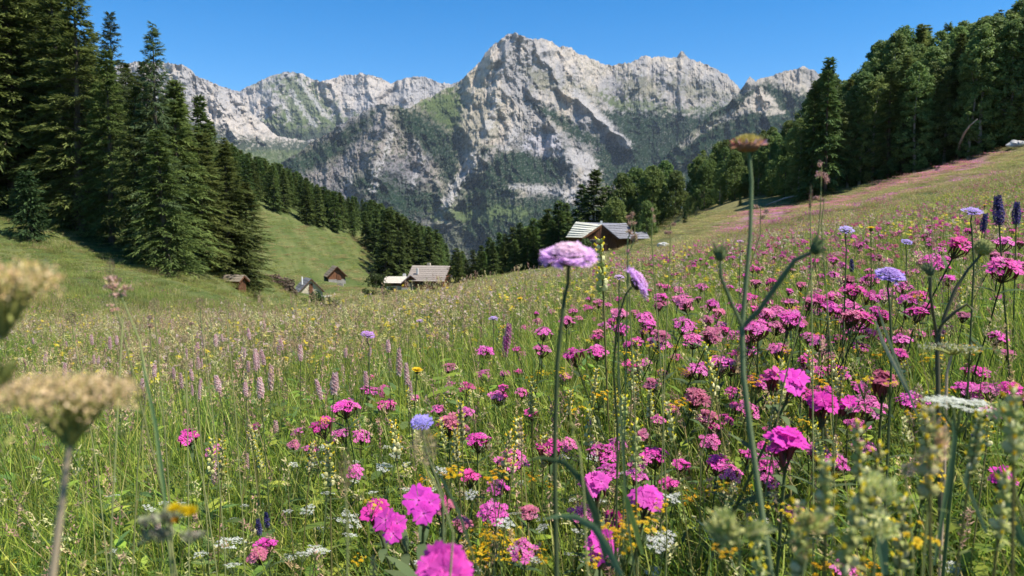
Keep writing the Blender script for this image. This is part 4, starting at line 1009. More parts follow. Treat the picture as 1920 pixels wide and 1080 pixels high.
def campion_head(seed, rad=0.021, n=13, fr=0.0095, col=(0.62, 0.035, 0.30), dull=0.0, mb=None, z0=0.45, open_=1.0):
    """Flat-topped cluster of notched five-petalled blossoms on reddish tubes."""
    r = np.random.default_rng(seed); b = mb or MB(); g = MB()
    for i in range(n):
        q = math.sqrt((i + .5) / n) * rad; a = i * 2.4 + r.uniform(-.4, .4); c = np.array([q * math.cos(a), q * math.sin(a), z0 + rad * 0.42 * (1 - (q / rad) ** 2) + r.normal(0, .0018)])
        nr = np.array([c[0] * 18, c[1] * 18, 0.85]) + r.normal(0, .22, 3)
        cc = np.array(col) * r.uniform(.85, 1.15); cc = cc * (1 - dull) + np.array([0.35, 0.12, 0.14]) * dull
        if r.random() < .12: cc = cc * 0.6 + np.array([.25, .12, .2])
        floret(b, c, nr, fr * r.uniform(.85, 1.2) * open_, cc, r, col_in=cc * np.array([1.0, 1.6, 1.05]))
        nn = unit(nr); g.tube([c - nn * .012 - [0, 0, .004], c - nn * .006, c - nn * .0005], [.0012, .0021, .0013], (0.16, 0.05, 0.045), 4)
        g.tube([[0, 0, z0 - .028], c - nn * .012 - [0, 0, .004]], [.0009, .0009], (0.10, 0.10, 0.04), 3)
    return b, g
def stem_leaf(seed, z0=0.45, low=-0.25, pairs=4, lw=0.010, ll=0.05, col=(0.075, 0.115, 0.045), rad=0.0016, wob=0.012):
    r = np.random.default_rng(seed); b = MB(); g = MB(); t = np.linspace(0, 1, 7)
    x = wob * np.sin(t * 4 + seed); x -= x[-1]; y = wob * np.cos(t * 3 + seed); y -= y[-1]
    pts = np.stack([x, y, low + (z0 - low) * t], 1); b.tube(pts, rad * (1.25 - .4 * t), col, 5)
    k = pairs * 2; f = np.repeat(np.linspace(.45, .93, pairs), 2); P = np.stack([np.interp(f, t, x), np.interp(f, t, y), low + (z0 - low) * f], 1)
    az = np.repeat(r.uniform(0, 3.1, pairs), 2) + np.tile([0, math.pi], pairs); d = unit(np.stack([np.cos(az), np.sin(az), np.full(k, .9)], 1))
    sd = np.stack([-np.sin(az), np.cos(az), np.zeros(k)], 1); ln = ll * (1.3 - .6 * f)
    g.strips(P, d, sd, ln, lw * (1.3 - .6 * f), np.stack([np.cos(az) * ln * .3, np.sin(az) * ln * .3, -ln * .4], 1), 3, np.array(col) * 1.05, np.array(col) * 1.25, prof=[.4, 1, .8, .05])
    return b, g

# ---- tufts
T_near = [src(tuft_fine(i), M_GRASS, f'a{i:02d}') for i in range(6)] + [src(tuft_broad(20 + i), M_GRASS, f'b{i:02d}') for i in range(4)] + \
         [src(tuft_herb(40 + i), M_GRASS, f'c{i:02d}') for i in range(4)] + [src(tuft_panicle(60 + i), M_HEAD, f'd{i:02d}') for i in range(4)]
palF = [(0.23, 0.28, 0.055), (0.30, 0.32, 0.08), (0.16, 0.20, 0.05), (0.46, 0.37, 0.15), (0.50, 0.34, 0.20)]
T_dry = [src(tuft_far(140 + i, palF, (.10, .14, .04, .42, .30), heads=70, hp=(.05, .018), hcol=HEADS), M_GRASS, f'e{i:02d}') for i in range(2)]
T_far = [src(tuft_far(100 + i, palF, (.34, .32, .24, .06, .04)), M_GRASS, f'a{i:02d}') for i in range(3)] + \
        [src(tuft_far(110 + i, palF, (.22, .25, .10, .25, .18), heads=60, hp=(.05, .018), hcol=HEADS), M_GRASS, f'b{i:02d}') for i in range(3)] + \
        [src(tuft_far(120 + i, palF, (.25, .32, .10, .23, .10), heads=26, hp=(.028, .035), hcol=[(0.55, 0.05, 0.28), (0.45, 0.12, 0.22), (0.60, 0.48, 0.08), (0.5, 0.3, 0.3)]), M_GRASS, f'c{i:02d}') for i in range(3)] + \
        [src(tuft_far(130 + i, palF, (.15, .20, .05, .38, .22), heads=165, hp=(.055, .055), hcol=[(0.68, 0.16, 0.42), (0.60, 0.20, 0.40), (0.62, 0.36, 0.20)]), M_GRASS, f'd{i:02d}') for i in range(2)] + T_dry

def polar(n, r0, r1, th0, th1, powr):
    """n points in a sector, as many per metre of distance as r**powr."""
    u = rng.uniform(0, 1, n); k = powr + 1
    r = (r0 ** k + u * (r1 ** k - r0 ** k)) ** (1 / k) if abs(k) > 1e-6 else r0 * (r1 / r0) ** u
    th = rng.uniform(th0, th1, n); return r * np.sin(th), r * np.cos(th), r, th
def seat(x, y, dz=0.0): return np.stack([x, y, ground(x, y) + dz], 1)

# near meadow
parts_ = []
for n, r0, r1, pw in ((1500, 0.42, 2.2, 1.0), (5200, 2.2, 6.0, 0.5), (6500, 6.0, 16, -0.1), (5500, 16, 34, -0.1)):
    parts_.append(polar(n, r0, r1, -0.78, 0.78, pw))
x, y, r_, th = [np.concatenate(q) for q in zip(*parts_)]
n = len(x); rot = np.stack([rng.normal(0, .08, n), rng.normal(0, .08, n), rng.uniform(0, 6.283, n)], 1)
grow = 1 + 0.045 * r_; hh = rng.uniform(.75, 1.12, n) * (0.50 + .50 * smooth(.5, 2.4, r_)) * (1 + .12 * perlin(x / 1.7, y / 1.7, 8))
scl = np.stack([grow, grow, hh * (1 + .004 * r_)], 1)
leftish = smooth(0.25, -0.15, th); f1 = fbm(x / 1.6, y / 1.6, 3, .6, 90)
pp = np.clip(0.05 + 0.24 * leftish * smooth(1.5, 6, r_) + .12 * f1 + 0.08 * smooth(6, 14, r_), 0.02, 0.5); q = rng.uniform(0, 1, n)
idx = np.where(q < pp, 14 + rng.integers(0, 4, n), np.where(q < pp + .22, 10 + rng.integers(0, 4, n), np.where(q < pp + .38, 6 + rng.integers(0, 4, n), rng.integers(0, 6, n))))
scatter('meadow_grass', seat(x, y), rot, scl, idx, T_near, 'dense green and straw meadow grass with brownish seed heads', 'grass')
# farther meadow
x, y, r_, th = polar(17000, 22, 130, -0.76, 0.76, 0.15)
px_ = x / y * F + 960; g_ = ground(x, y); pv_ = 430 - g_ / y * F
ok = ~((px_ < 500) & (pv_ < np.interp(px_, [0, 150, 300, 480], [395, 425, 486, 520]) - 3)) & ~((px_ > 1290) & (pv_ < np.interp(px_, [1290, 1400, 1500, 1600, 1700, 1920, 2200], [399, 394, 372, 354, 331, 271, 200]) - 2)) & (np.hypot(x - cx, y - 101) > 6.5)
x, y, r_, th, px_, pv_ = [a[ok] for a in (x, y, r_, th, px_, pv_)]
n = len(x); rot = np.stack([rng.normal(0, .05, n), rng.normal(0, .05, n), rng.uniform(0, 6.283, n)], 1)
f1 = fbm(x / 6, y / 6, 3, .6, 95); f2 = fbm(x / 20, y / 20, 3, .6, 99)
sz = np.where(px_ < 560, .9, 1.0) * (0.9 + .008 * r_)
hgt = np.where((px_ > 1000), .62, .75) * (1 - .45 * smooth(34, 60, r_)) * (1 + .25 * f1)
scl = np.stack([sz, sz, hgt], 1)
pd = np.where(px_ > 560, .35, np.where(r_ > 36, .05, .3)) + .25 * f1; pf_ = np.where(px_ > 1150, .30, .08) * smooth(110, 45, r_)
pk = smooth(1330, 1430, px_) * (1 - smooth(1780, 1900, px_)) * smooth(34, 48, y) * (1 - smooth(72, 82, y)) * smooth(-.5, .2, f2 + .6 * f1)
q = rng.uniform(0, 1, n); dry = rng.uniform(0, 1, n) < .55 * smooth(1120, 1330, px_) * smooth(26, 48, r_) * smooth(-.7, .2, f2 + .3)
idx = np.where(q < pk * .8, 9 + rng.integers(0, 2, n), np.where(q < pk * .8 + pf_, 6 + rng.integers(0, 3, n), np.where(q < pk * .8 + pf_ + pd, 3 + rng.integers(0, 3, n), rng.integers(0, 3, n))))
idx = np.where((q >= pk * .8) & dry, 11 + rng.integers(0, 2, n), idx)
hgt = hgt * np.where((px_ < 560) & (r_ > 30), rng.uniform(.5, 1.9, n) * (1 + .8 * np.clip(f1, 0, 1)), 1)
scl = np.stack([sz, sz, hgt], 1)
scatter('distant_meadow_grass', seat(x, y), rot, scl, idx, T_far, 'distant meadow grass with straw heads and specks of flowers', 'grass')

# green clearing and valley floor
x, y, r_, th = polar(5200, 128, 262, -0.36, -0.02, 1.0)
px_ = x / y * F + 960; g_ = ground(x, y); pv_ = 430 - g_ / y * F
ok = (poly_sd(px_, pv_, CLEAR) < -2) | (pv_ > 500); far_from = np.ones(len(x), bool)
for hx, hy, hr in [(o.location.x, o.location.y, 5.5) for o in (h1, h2, h3, h4, h5)]: far_from &= np.hypot(x - hx, y - hy) > hr
x, y = x[ok & far_from], y[ok & far_from]; n = len(x); f1 = fbm(x / 5, y / 5, 3, .6, 71)
scatter('clearing_grass', seat(x, y), np.stack([0 * x, 0 * x, rng.uniform(0, 6.283, n)], 1), np.stack([2.6 + 0 * x, 2.6 + 0 * x, .45 + .35 * rng.uniform(0, 1, n) + .4 * np.clip(f1, 0, 1)], 1), np.where(f1 > .1, 11, rng.integers(0, 3, n)), T_far, 'short rough grass of the green clearing in the valley', 'grass')

# ------------------------------------------------------------------ flowers
def proto(name, pieces):
    """A thing: an Empty with one child mesh per piece (name, MB, material)."""
    e = empty(name, (0, 0, -50))
    for nm, b, m_ in pieces: b.build(nm, m_, e)
    return e
def single(name, pieces, mat):
    b = MB()
    for p in pieces: b.merge(p)
    o = b.build(name, mat); o.location = (0, 0, -50); return o
used_first = set()
def place(pr, loc, s, label, cat, group=None, tilt=0.10, yaw=None, ax=None, face=0.0):
    o = pr if pr.name not in used_first else clone(pr)
    if o is pr: used_first.add(pr.name)
    rx, ry = (random.gauss(0, tilt), random.gauss(0, tilt)) if ax is None else ax
    m_ = Euler((rx + face, ry, 0)).to_matrix() @ Matrix.Rotation(random.uniform(0, 6.283) if yaw is None else yaw, 3, 'Z')
    off = m_ @ Vector((0, 0, 0.45 * s))
    o.location = (loc[0] - off.x, loc[1] - off.y, loc[2] - off.z); o.rotation_euler = m_.to_euler(); o.scale = (s, s, s)
    return tag(o, label, cat, group)
def spot(u, v, px, real, hmin=0.26, hmax=0.52):
    """Head position for a flower of the given real size (m) that shows px wide at a pixel."""
    x1, z1 = ray(u, v); Y = real * F / px; h = float(z1) * Y - float(ground(x1 * Y, Y))
    if hmin <= h <= hmax: return (float(x1) * Y, Y, float(z1) * Y), px * Y / F
    p = hit(u, v, min(max(h, hmin), hmax), 0.2, 60)
    if p is None: return None, 0
    return p, px * p[1] / F
def size(sc_, lo, hi): return min(max(sc_, lo), hi)

# pink catchfly
PINKCOL = [(0.86, 0.08, 0.44), (0.88, 0.16, 0.52), (0.88, 0.11, 0.54), (0.82, 0.22, 0.42)]
camp_far, camp_mid = [], []
for i in range(10):
    hd, cal = campion_head(700 + i, 0.019 + 0.004 * (i % 3), 12 + (i % 4) * 3, 0.0085, PINKCOL[i % 4], dull=(0, 0, .1, .45, 0, 0, .15, 0, 0, .3)[i])
    st, lv = stem_leaf(700 + i, pairs=4)
    camp_mid.append((hd, cal, st, lv))
camp_single = [single('catchfly_flower', c, M_PETAL) for c in camp_mid]
def pieces_of(b, nv):
    """Cut a mesh of equal strips into one mesh per strip."""
    V = np.concatenate(b.V); C = np.concatenate(b.C); k = np.arange(nv // 2 - 1) * 2; q = np.stack([k, k + 1, k + 3, k + 2], 1); out = []
    for i in range(0, len(V), nv): m_ = MB(); m_.add(V[i:i + nv], q, C[i:i + nv]); out.append(m_)
    return out
camp_parts = [proto('catchfly_flower', [('blossom', c[0], M_PETAL), ('calyx', c[1], M_STEM), ('stem', c[2], M_STEM)] + [('leaf', q, M_STEM) for q in pieces_of(c[3], 8)[2:]]) for c in camp_mid[:6]]
for p in camp_parts: fix_kids(p)
LAND = [(1066,486,'the big pink-lilac pincushion'),(1192,532,'the nodding side-on scabious'),(1668,518,'the round violet scabious'),(1391,612,'the fork of the tall faded-head stem'),(1473,830,'the broad bright magenta dome'),(1590,763,'the dense row of three pink clusters'),(1655,714,'the faded salmon pink head'),(1487,718,'the out-of-focus two-petalled bloom'),(795,955,'the large sharp magenta bloom'),(791,793,'the violet-blue scabious'),(1126,1025,'the pink cluster beside the arching leaf'),(1212,936,'the wide flat pink cluster'),(1116,910,'the pale pink dome'),(1845,464,'the round yellow-green seed ball'),(1872,385,'the dark blue spikes'),(508,708,'the tallest pale pink spike'),(643,704,'the plump pale pink spike'),(225,535,'the pinkish grass head'),(128,740,'the wide tan umbel'),(403,881,'the sharp lower left pink spike'),(330,960,'the blurred woolly thistle'),(782,694,'the orange-yellow hawkbit'),(947,640,'the purple orchid pair'),(1785,652,'the thin edge-on umbel'),(1797,758,'the wide flat white umbel'),(1900,800,'the cream-yellow rattle'),(832,1072,'the cut-off bottom pink cluster'),(655,975,'the lumpy white umbel')]
ORD = ['nearest', 'second', 'third', 'fourth', 'fifth', 'sixth', 'seventh', 'eighth', 'ninth', 'tenth', 'eleventh', 'twelfth', 'thirteenth', 'fourteenth']
def near_labels(pts, what):
    """Tell flowers apart by the landmark each grows next to: direction and order from it."""
    cells = {}
    for i, q in enumerate(pts):
        u, v = q[0], q[1]; k = min(range(len(LAND)), key=lambda j: (u - LAND[j][0]) ** 2 + (v - LAND[j][1]) ** 2)
        dx, dy = u - LAND[k][0], v - LAND[k][1]; a = int(round(math.degrees(math.atan2(-dy, dx)) / 90)) % 4
        cells.setdefault((k, ('right of', 'above', 'left of', 'below')[a]), []).append((dx * dx + dy * dy, i))
    out = [None] * len(pts)
    for (k, dn), l_ in cells.items():
        for o_, (_, i) in enumerate(sorted(l_)):
            out[i] = f"{what} {dn} {LAND[k][2]}" + ('' if len(l_) == 1 else f", {ORD[min(o_, 13)]} from it" if o_ else ', nearest to it')
    return out
PINK = [(1285,575,26),(1337,570,26),(1208,597,28),(1212,624,28),(1236,644,34),(1300,637,36),(1184,686,36),(1208,680,22),(1267,670,16),(1313,695,40),(1349,683,44),(1307,745,42),(1372,736,20),(1414,615,44),(1375,630,30),(1242,700,22),(1060,707,18),(978,664,18),(986,615,18),(1008,603,18),(1063,601,26),(1101,578,18),(1124,567,20),(1115,630,18),(1035,585,14),(947,700,18),(943,742,14),(980,736,20),(972,698,16),(1248,538,16),(1272,544,16),(1239,558,22),(1292,538,14),(1316,538,18),(1361,520,14),(1387,521,14),(1328,579,20),(1402,710,20),
 (1338,800,28),(1357,787,14),(1201,815,24),(1030,842,46),(1064,834,22),(959,863,44),(1129,849,40),(1160,834,28),(1198,866,30),(1230,853,46),(1277,872,34),(1141,883,22),(1255,907,30),(1346,866,44),(1368,888,34),(992,960,18),(1090,962,18),(981,1033,36),(1436,838,24),(1431,869,24),(1403,853,18),(1381,762,18),(1192,891,28),(1330,828,14),
 (603,799,40),(640,813,32),(840,793,44),(895,825,40),(881,893,38),(926,961,38),(667,885,26),(950,867,30),(499,1021,38),(483,1041,28),(479,800,22),(557,810,12),(551,834,20),(582,843,16),(834,950,20),(647,763,38),(867,982,22),(678,819,26),(933,914,26),(870,804,12),(727,762,26),(822,767,14),(874,772,16),
 (692,733,26),(720,733,24),(723,760,30),(649,762,36),(695,708,16),(777,747,12),(842,689,26),(911,659,26),(906,701,26),(875,727,26),(948,701,20),(933,743,30),(845,721,16),(822,769,16),(871,771,20),(352,818,36),(399,845,20),
 (1800,458,50),(1817,433,20),(1881,455,32),(1885,503,50),(1913,499,26),(1722,477,18),(1752,492,34),(1587,525,30),(1600,544,40),(1680,547,26),(1722,555,30),(1748,555,18),(1563,577,26),(1600,577,36),(1622,596,44),(1655,592,34),(1598,614,34),(1574,599,24),(1693,629,34),(1717,625,30),(1537,640,38),(1578,636,32),(1613,651,30),(1548,666,30),(1459,655,38),(1422,614,46),(1433,592,30),(1511,695,30),(1541,697,34),(1572,697,34),(1613,727,20),(1781,618,24),(1831,699,44),(1822,729,36),(1896,729,40),(1915,540,26),(1876,562,26),(1793,544,24),(1815,534,16),(1891,662,14),(1665,621,26),(1641,633,28),(1507,507,14),(1615,492,16),(1656,488,14),(1457,553,18),(1407,566,18),(1631,525,26),(1543,735,30),(1741,433,14),(1411,536,14),
 (1633,763,50),(1607,797,26),(1710,752,38),(1532,847,34),(1462,867,24),(1435,868,20),(1440,902,16),(1622,838,28),(1568,867,20),(1860,775,26),(1813,733,34),(1853,730,34),(1897,730,40),(1487,963,22),(1590,1075,24)]
npk = 0
LBP = near_labels(PINK, 'magenta catchfly cluster')
for (u, v, px), lbp in zip(PINK, LBP):
    p, real = spot(u, v, px * (1.12 if v > 720 else 1), 0.046, 0.27, 0.50)
    if p is None: continue
    s_ = size(real / 0.044, 0.62, 1.35); big = px >= 30 or v > 800
    pr = random.choice(camp_parts if big else camp_single)
    place(pr, p, s_, lbp, 'flower', 'pink catchfly in the near meadow', 0.14, face=.30); npk += 1
while npk < 292:
    u = random.triangular(980, 1915, 1600); v = random.uniform(np.interp(u, [980, 1300, 1500, 1920], [570, 500, 450, 400]), np.interp(u, [980, 1300, 1920], [700, 640, 560]))
    p = hit(u, v, random.uniform(.30, .44), 1.2, 40)
    if p is None: continue
    place(random.choice(camp_single), p, random.uniform(.65, .95), 'small pink catchfly cluster farther back in the meadow', 'flower', 'pink catchfly farther back in the meadow', 0.16, face=.25); npk += 1

# close clusters, each its own build: every blossom and every petal a piece
def hero_campion(label, u, v, px, n, seed, col=(0.70, 0.035, 0.38), fr=0.0125, tiltv=(0, 0), flat=1.0, rad=None, hd=0.045, fixY=None):
    r = np.random.default_rng(seed)
    if fixY: x1, z1 = ray(u, v); p = (float(x1) * fixY, fixY, float(z1) * fixY); real = px * fixY / F
    else: p, real = spot(u, v, px, hd, 0.2, 0.5)
    rad = rad or max(0.012, real / 2 - fr * 0.8)
    e = empty('catchfly_flower', p); e.rotation_euler = (tiltv[0], tiltv[1], 0); tag(e, label, 'flower', None)
    stm, cal, lf = MB(), MB(), MB(); base = np.array([random.uniform(-.03, .03), random.uniform(0, .04), -0.5])
    stm.tube([base, base * [.6, .6, .5], [0, 0, -0.03]], [.0022, .002, .0017], (0.12, 0.15, 0.06), 6)
    for i in range(n):
        q = math.sqrt((i + .5) / n) * rad; a = i * 2.4 + r.uniform(-.3, .3)
        c = np.array([q * math.cos(a), q * math.sin(a) * flat, 0.010 * (1 - (q / rad) ** 2) + r.normal(0, .002)]); nr = unit(np.array([c[0] * 22, c[1] * 22 - .35, 0.8]) + r.normal(0, .25, 3))
        bl = empty('blossom', c); bl.parent = e
        aa = unit(np.cross(nr, r.normal(size=3))); bb = np.cross(nr, aa); cc = np.array(col) * r.uniform(.85, 1.15); f_ = fr * r.uniform(.8, 1.15)
        for k in range(5):
            w = 2 * math.pi * k / 5; ax_ = math.cos(w) * aa + math.sin(w) * bb; sx = np.cross(nr, ax_); hw = f_ * .52; lift = r.uniform(.05, .3)
            g = MB(); tt = [(.08, .12), (.35, .42), (.65, .88), (.88, 1.0), (1.0, .78)]; V = []; C = []
            for q_, w_ in tt:
                zz = lift * f_ * math.sin(q_ * 2.2) * .7
                V += [ax_ * q_ * f_ - sx * w_ * hw + nr * zz, ax_ * q_ * f_ * (0.72 if q_ == 1.0 else (.97 if q_ == .88 else 1)) + nr * (zz - .0004), ax_ * q_ * f_ + sx * w_ * hw + nr * zz]
                cz = cc * (1 if q_ > .3 else 1.2) + (np.array([.12, .12, .1]) if q_ < .2 else 0); C += [cz, cz * .9, cz]
            Fc = []
            for j in range(4):
                for m2 in (0, 1): Fc.append((j * 3 + m2, j * 3 + m2 + 1, j * 3 + 4 + m2, j * 3 + 3 + m2))
            g.add(V, Fc, np.array(C)); g.build('petal', M_PETAL0, bl)
        cal.tube([c - nr * .018 - [0, 0, .006], c - nr * .012, c - nr * .004, c - nr * .001], [.0014, .0028, .0030, .0018], (0.20, 0.055, 0.06), 6)
        stm.tube([[0, 0, -.035], (c - nr * .018 - [0, 0, .006]) * [.7, .7, 1] - [0, 0, .004], c - nr * .018 - [0, 0, .006]], [.0012, .001, .001], (0.12, 0.12, 0.05), 4)
    for z, L in ((-.05, .03), (-.12, .05), (-.2, .06)):
        for s2 in (0, math.pi):
            az = z * 30 + s2; dv = np.array([[math.cos(az), math.sin(az), .8]]); t_ = (-z - .03) / .47
            lf = MB(); lf.strips(np.array([[base[0] * t_, base[1] * t_, z]]), unit(dv), np.array([[-math.sin(az), math.cos(az), 0]]), L, .011, np.array([[math.cos(az) * .01, math.sin(az) * .01, -.015]]), 4, (.10, .14, .06), (.13, .17, .07), prof=[.4, .9, 1, .7, .05]); lf.build('leaf', M_STEM, e)
    stm.build('stem', M_STEM, e, True); cal.build('calyx', M_STEM, e, True)
    return e
hero_campion('large sharp magenta catchfly bloom with wide notched petals, low centre', 795, 955, 78, 3, 1, (0.88, 0.08, 0.62), 0.0140, (.45, .1), hd=0.04)
hero_campion('magenta catchfly cluster touching the left side of the large sharp bloom', 707, 962, 62, 8, 2, (0.80, 0.060, 0.43), 0.0095, (.2, -.1), hd=0.038)
hero_campion('drooping magenta blossoms just below the large sharp bloom', 738, 985, 64, 3, 3, (0.88, 0.090, 0.60), 0.0130, (.5, -.2), hd=0.036)
hero_campion('small magenta catchfly at the right tip of the large sharp bloom', 828, 947, 26, 4, 4, (0.62, 0.03, 0.28), 0.0080, hd=0.02)
hero_campion('pink catchfly cluster cut off by the bottom picture edge at centre', 832, 1074, 62, 9, 5, (0.88, 0.10, 0.56), 0.0100, (.35, 0), fixY=.44)
hero_campion('bright pink catchfly cluster near the bottom beside a curved grass leaf', 1126, 1025, 72, 8, 6, (0.86, 0.080, 0.55), 0.0120, (.2, 0))
hero_campion('wide flat pink catchfly cluster above the dark crimson one', 1212, 936, 68, 11, 7, (0.86, 0.100, 0.58), 0.0105, (.1, .1))
hero_campion('pale pink catchfly dome left of the thick upright stalk, above mid bottom', 1116, 910, 66, 10, 8, (0.84, 0.120, 0.56), 0.0105, (.1, -.1))
hero_campion('dark crimson catchfly cluster below the wide flat pink one', 1149, 976, 42, 9, 9, (0.42, 0.012, 0.17), 0.0095)
hero_campion('out-of-focus magenta catchfly with two round petals close to the lens, right of centre', 1487, 718, 54, 4, 10, (0.88, 0.080, 0.58), 0.0125, (.3, .2), hd=0.036)
hero_campion('magenta catchfly bud cluster with pale tips beside the out-of-focus two-petalled bloom', 1452, 710, 34, 5, 11, (0.74, 0.10, 0.40), 0.0090, hd=0.026)
hero_campion('broad bright magenta catchfly dome right of the tall faded-head stem', 1473, 830, 78, 14, 12, (0.86, 0.065, 0.54), 0.0115)
hero_campion('magenta catchfly cluster hanging on the right flank of the broad bright dome', 1528, 848, 34, 7, 13, (0.80, 0.060, 0.46), 0.0095)
hero_campion('dense magenta catchfly cluster, leftmost of the row of three on the right', 1543, 758, 64, 15, 14, (0.82, 0.060, 0.48), 0.0100)
hero_campion('dense magenta catchfly cluster, middle of the row of three on the right', 1590, 763, 50, 12, 15, (0.84, 0.065, 0.52), 0.0100)
hero_campion('faded salmon pink catchfly head above the row of three', 1655, 714, 60, 16, 16, (0.52, 0.12, 0.20), 0.0075)
hero_campion('vivid catchfly bloom near the right picture edge, low among yellow rattle', 1880, 897, 46, 6, 17, (0.88, 0.070, 0.56), 0.0110)

# lilac scabious pincushions
def scabious_head(seed, rad, z0, cin=(0.75, 0.34, 0.62), cout=(0.50, 0.30, 0.78), n=90, dome=0.45):
    r = np.random.default_rng(seed); b = MB(); g = MB()
    for i in range(n):
        q = (i + .5) / n; rr = rad * math.sqrt(q) * .92; a = i * 2.39996; outer = q > .62
        z = z0 + rad * dome * (1 - q ** 1.3) + r.normal(0, rad * .04); c = np.array([rr * math.cos(a), rr * math.sin(a), z])
        k = smooth(.25, .8, q); cc = np.array(cin) * (1 - k) + np.array(cout) * k
        if outer:
            dv = unit(np.array([math.cos(a), math.sin(a), r.uniform(-.35, .5)])); k2 = 4
            az = a + np.linspace(-.5, .5, k2); dd = unit(np.stack([np.cos(az), np.sin(az), np.full(k2, dv[2])], 1)); sd = unit(np.cross(dd, [0, 0, 1.0]))
            b.strips(np.repeat(c[None], k2, 0), dd, sd, rad * r.uniform(.2, .52, k2), rad * .13, np.array([[0, 0, r.uniform(-.1, .1) * rad]] * k2), 2, cc * .95, cc * 1.15, prof=[.4, 1, .55])
        else: floret(b, c + [0, 0, rad * .06], [c[0] / rad * .7, c[1] / rad * .7, 1], rad * .16, cc * r.uniform(.85, 1.15), r, petals=4, notch=False, cup=.5)
    th = np.linspace(0, 6.283, 13)[:-1]
    dd = unit(np.stack([np.cos(th), np.sin(th), np.full(12, -.15)], 1)); g.strips(np.repeat([[0, 0, z0 - rad * .12]], 12, 0), dd, unit(np.cross(dd, [0, 0, 1.0])), rad * .75, rad * .28, np.zeros((12, 3)), 2, (.10, .14, .05), (.14, .17, .07), prof=[.6, 1, .05])
    g.ellipsoid((0, 0, z0 - rad * .05), (rad * .5, rad * .5, rad * .26), (.10, .13, .05), 8, 5)
    return b, g
def bent_stem(pts, rads, col): b = MB(); b.tube(pts, rads, col, 7); return b
def hero_scabious(label, u, v, px, Y, tilt, stem_px, seed, cin, cout, flat=.45, n=110, sr=.0018):
    """stem_px: further stem points as (u, v, Y), continued down to the ground."""
    p = at(u, v, Y); rad = px * Y / F / 2 * .82; e = empty('scabious_flower', tuple(p)); tag(e, label, 'flower')
    h, g = scabious_head(seed, rad, 0, cin, cout, n, flat); M3 = np.eye(4); M3[:3, :3] = np.array(Euler((tilt[0], tilt[1], 0)).to_matrix())
    for nm, q, m_ in (('blossom', h, M_PETAL0), ('calyx', g, M_STEM)): b = MB(); b.merge(q, M3); b.build(nm, m_, e)
    up = M3[:3, 2]; pts = [-up * rad * .2, -up * rad * .8 - [0, 0, rad * .3]] + [at(*q) - p for q in stem_px]
    last = pts[-1] + p; gz = float(ground(last[0], last[1])); pts.append(np.array([last[0], last[1], gz - .03]) - p)
    bent_stem(pts, np.linspace(sr * .6, sr, len(pts)), (.12, .15, .065)).build('stem', M_STEM, e, True)
    return e
LIL_IN, LIL_OUT = (0.96, 0.70, 0.80), (0.88, 0.56, 0.90)
hero_scabious('big pink-lilac scabious pincushion just in front of the chalet', 1066, 486, 104, 0.47, (.22, 0), [(1058, 560, .47), (1045, 680, .47), (1040, 850, .47), (1044, 1080, .46)], 21, LIL_IN, LIL_OUT, .55, 300)
hero_scabious('lilac scabious nodding to the right, seen side on, right of the big pincushion', 1192, 532, 68, 0.66, (.1, 1.0), [(1170, 562, .66), (1158, 600, .66), (1150, 690, .68), (1158, 800, .72)], 22, (0.90, .56, .84), (0.80, .50, .88), .5, 240, sr=.0012)
hero_scabious('round violet scabious above the pink clusters on the right', 1668, 518, 52, 0.95, (.35, 0), [(1668, 570, .95), (1672, 660, .96)], 23, (0.62, .42, .80), (0.52, .38, .80), .55, 240)
hero_scabious('flat pale violet scabious near the dark spikes at the right edge', 1823, 398, 38, 1.25, (.3, 0), [(1822, 430, 1.25), (1826, 500, 1.25)], 24, (0.66, .50, .84), (0.52, .38, .80), .35, 80)
hero_scabious('small round pale violet scabious under the right wood', 1587, 432, 28, 1.6, (.45, 0), [(1587, 470, 1.6)], 25, (0.66, .54, .84), (0.56, .44, .82), .5, 70)
hero_scabious('violet-blue scabious hidden behind the fluffy brown grass head', 791, 793, 42, 0.75, (.5, 0), [(800, 850, .75), (830, 930, .74)], 26, (0.50, .42, .86), (0.42, .34, .84), .55, 90)
hero_scabious('small violet scabious between the round violet one and the pale one', 1700, 454, 20, 1.9, (.4, 0), [(1700, 480, 1.9)], 27, (0.60, .46, .84), (0.46, .36, .8), .4, 60)
hero_scabious('tiny lilac scabious standing above the grass at middle distance', 787, 602, 13, 3.2, (.3, 0), [(787, 620, 3.2)], 28, (0.75, .45, .75), (0.6, .38, .75), .4, 40)
hero_scabious('lilac scabious at the centre of the meadow left of the pink band', 925, 598, 18, 2.6, (.3, 0), [(925, 620, 2.6)], 29, (0.62, .42, .86), (0.55, .36, .82), .5, 40)
hero_scabious('mauve scabious leaning right among brownish grass left of centre', 690, 628, 26, 2.1, (.3, .3), [(692, 650, 2.1)], 30, (0.66, .36, .72), (0.52, .28, .66), .35, 60)
hero_scabious('pale lilac bloom half hidden behind the nodding side-on scabious', 1161, 520, 20, 1.6, (.3, 0), [(1161, 550, 1.6)], 31, (0.75, .5, .78), (0.65, .4, .75), .4, 50)
hero_scabious('small pink bloom alone beside the tall faded-head stem', 1388, 453, 13, 2.6, (.3, 0), [(1388, 470, 2.6)], 32, (0.8, .45, .7), (0.7, .35, .62), .4, 40)

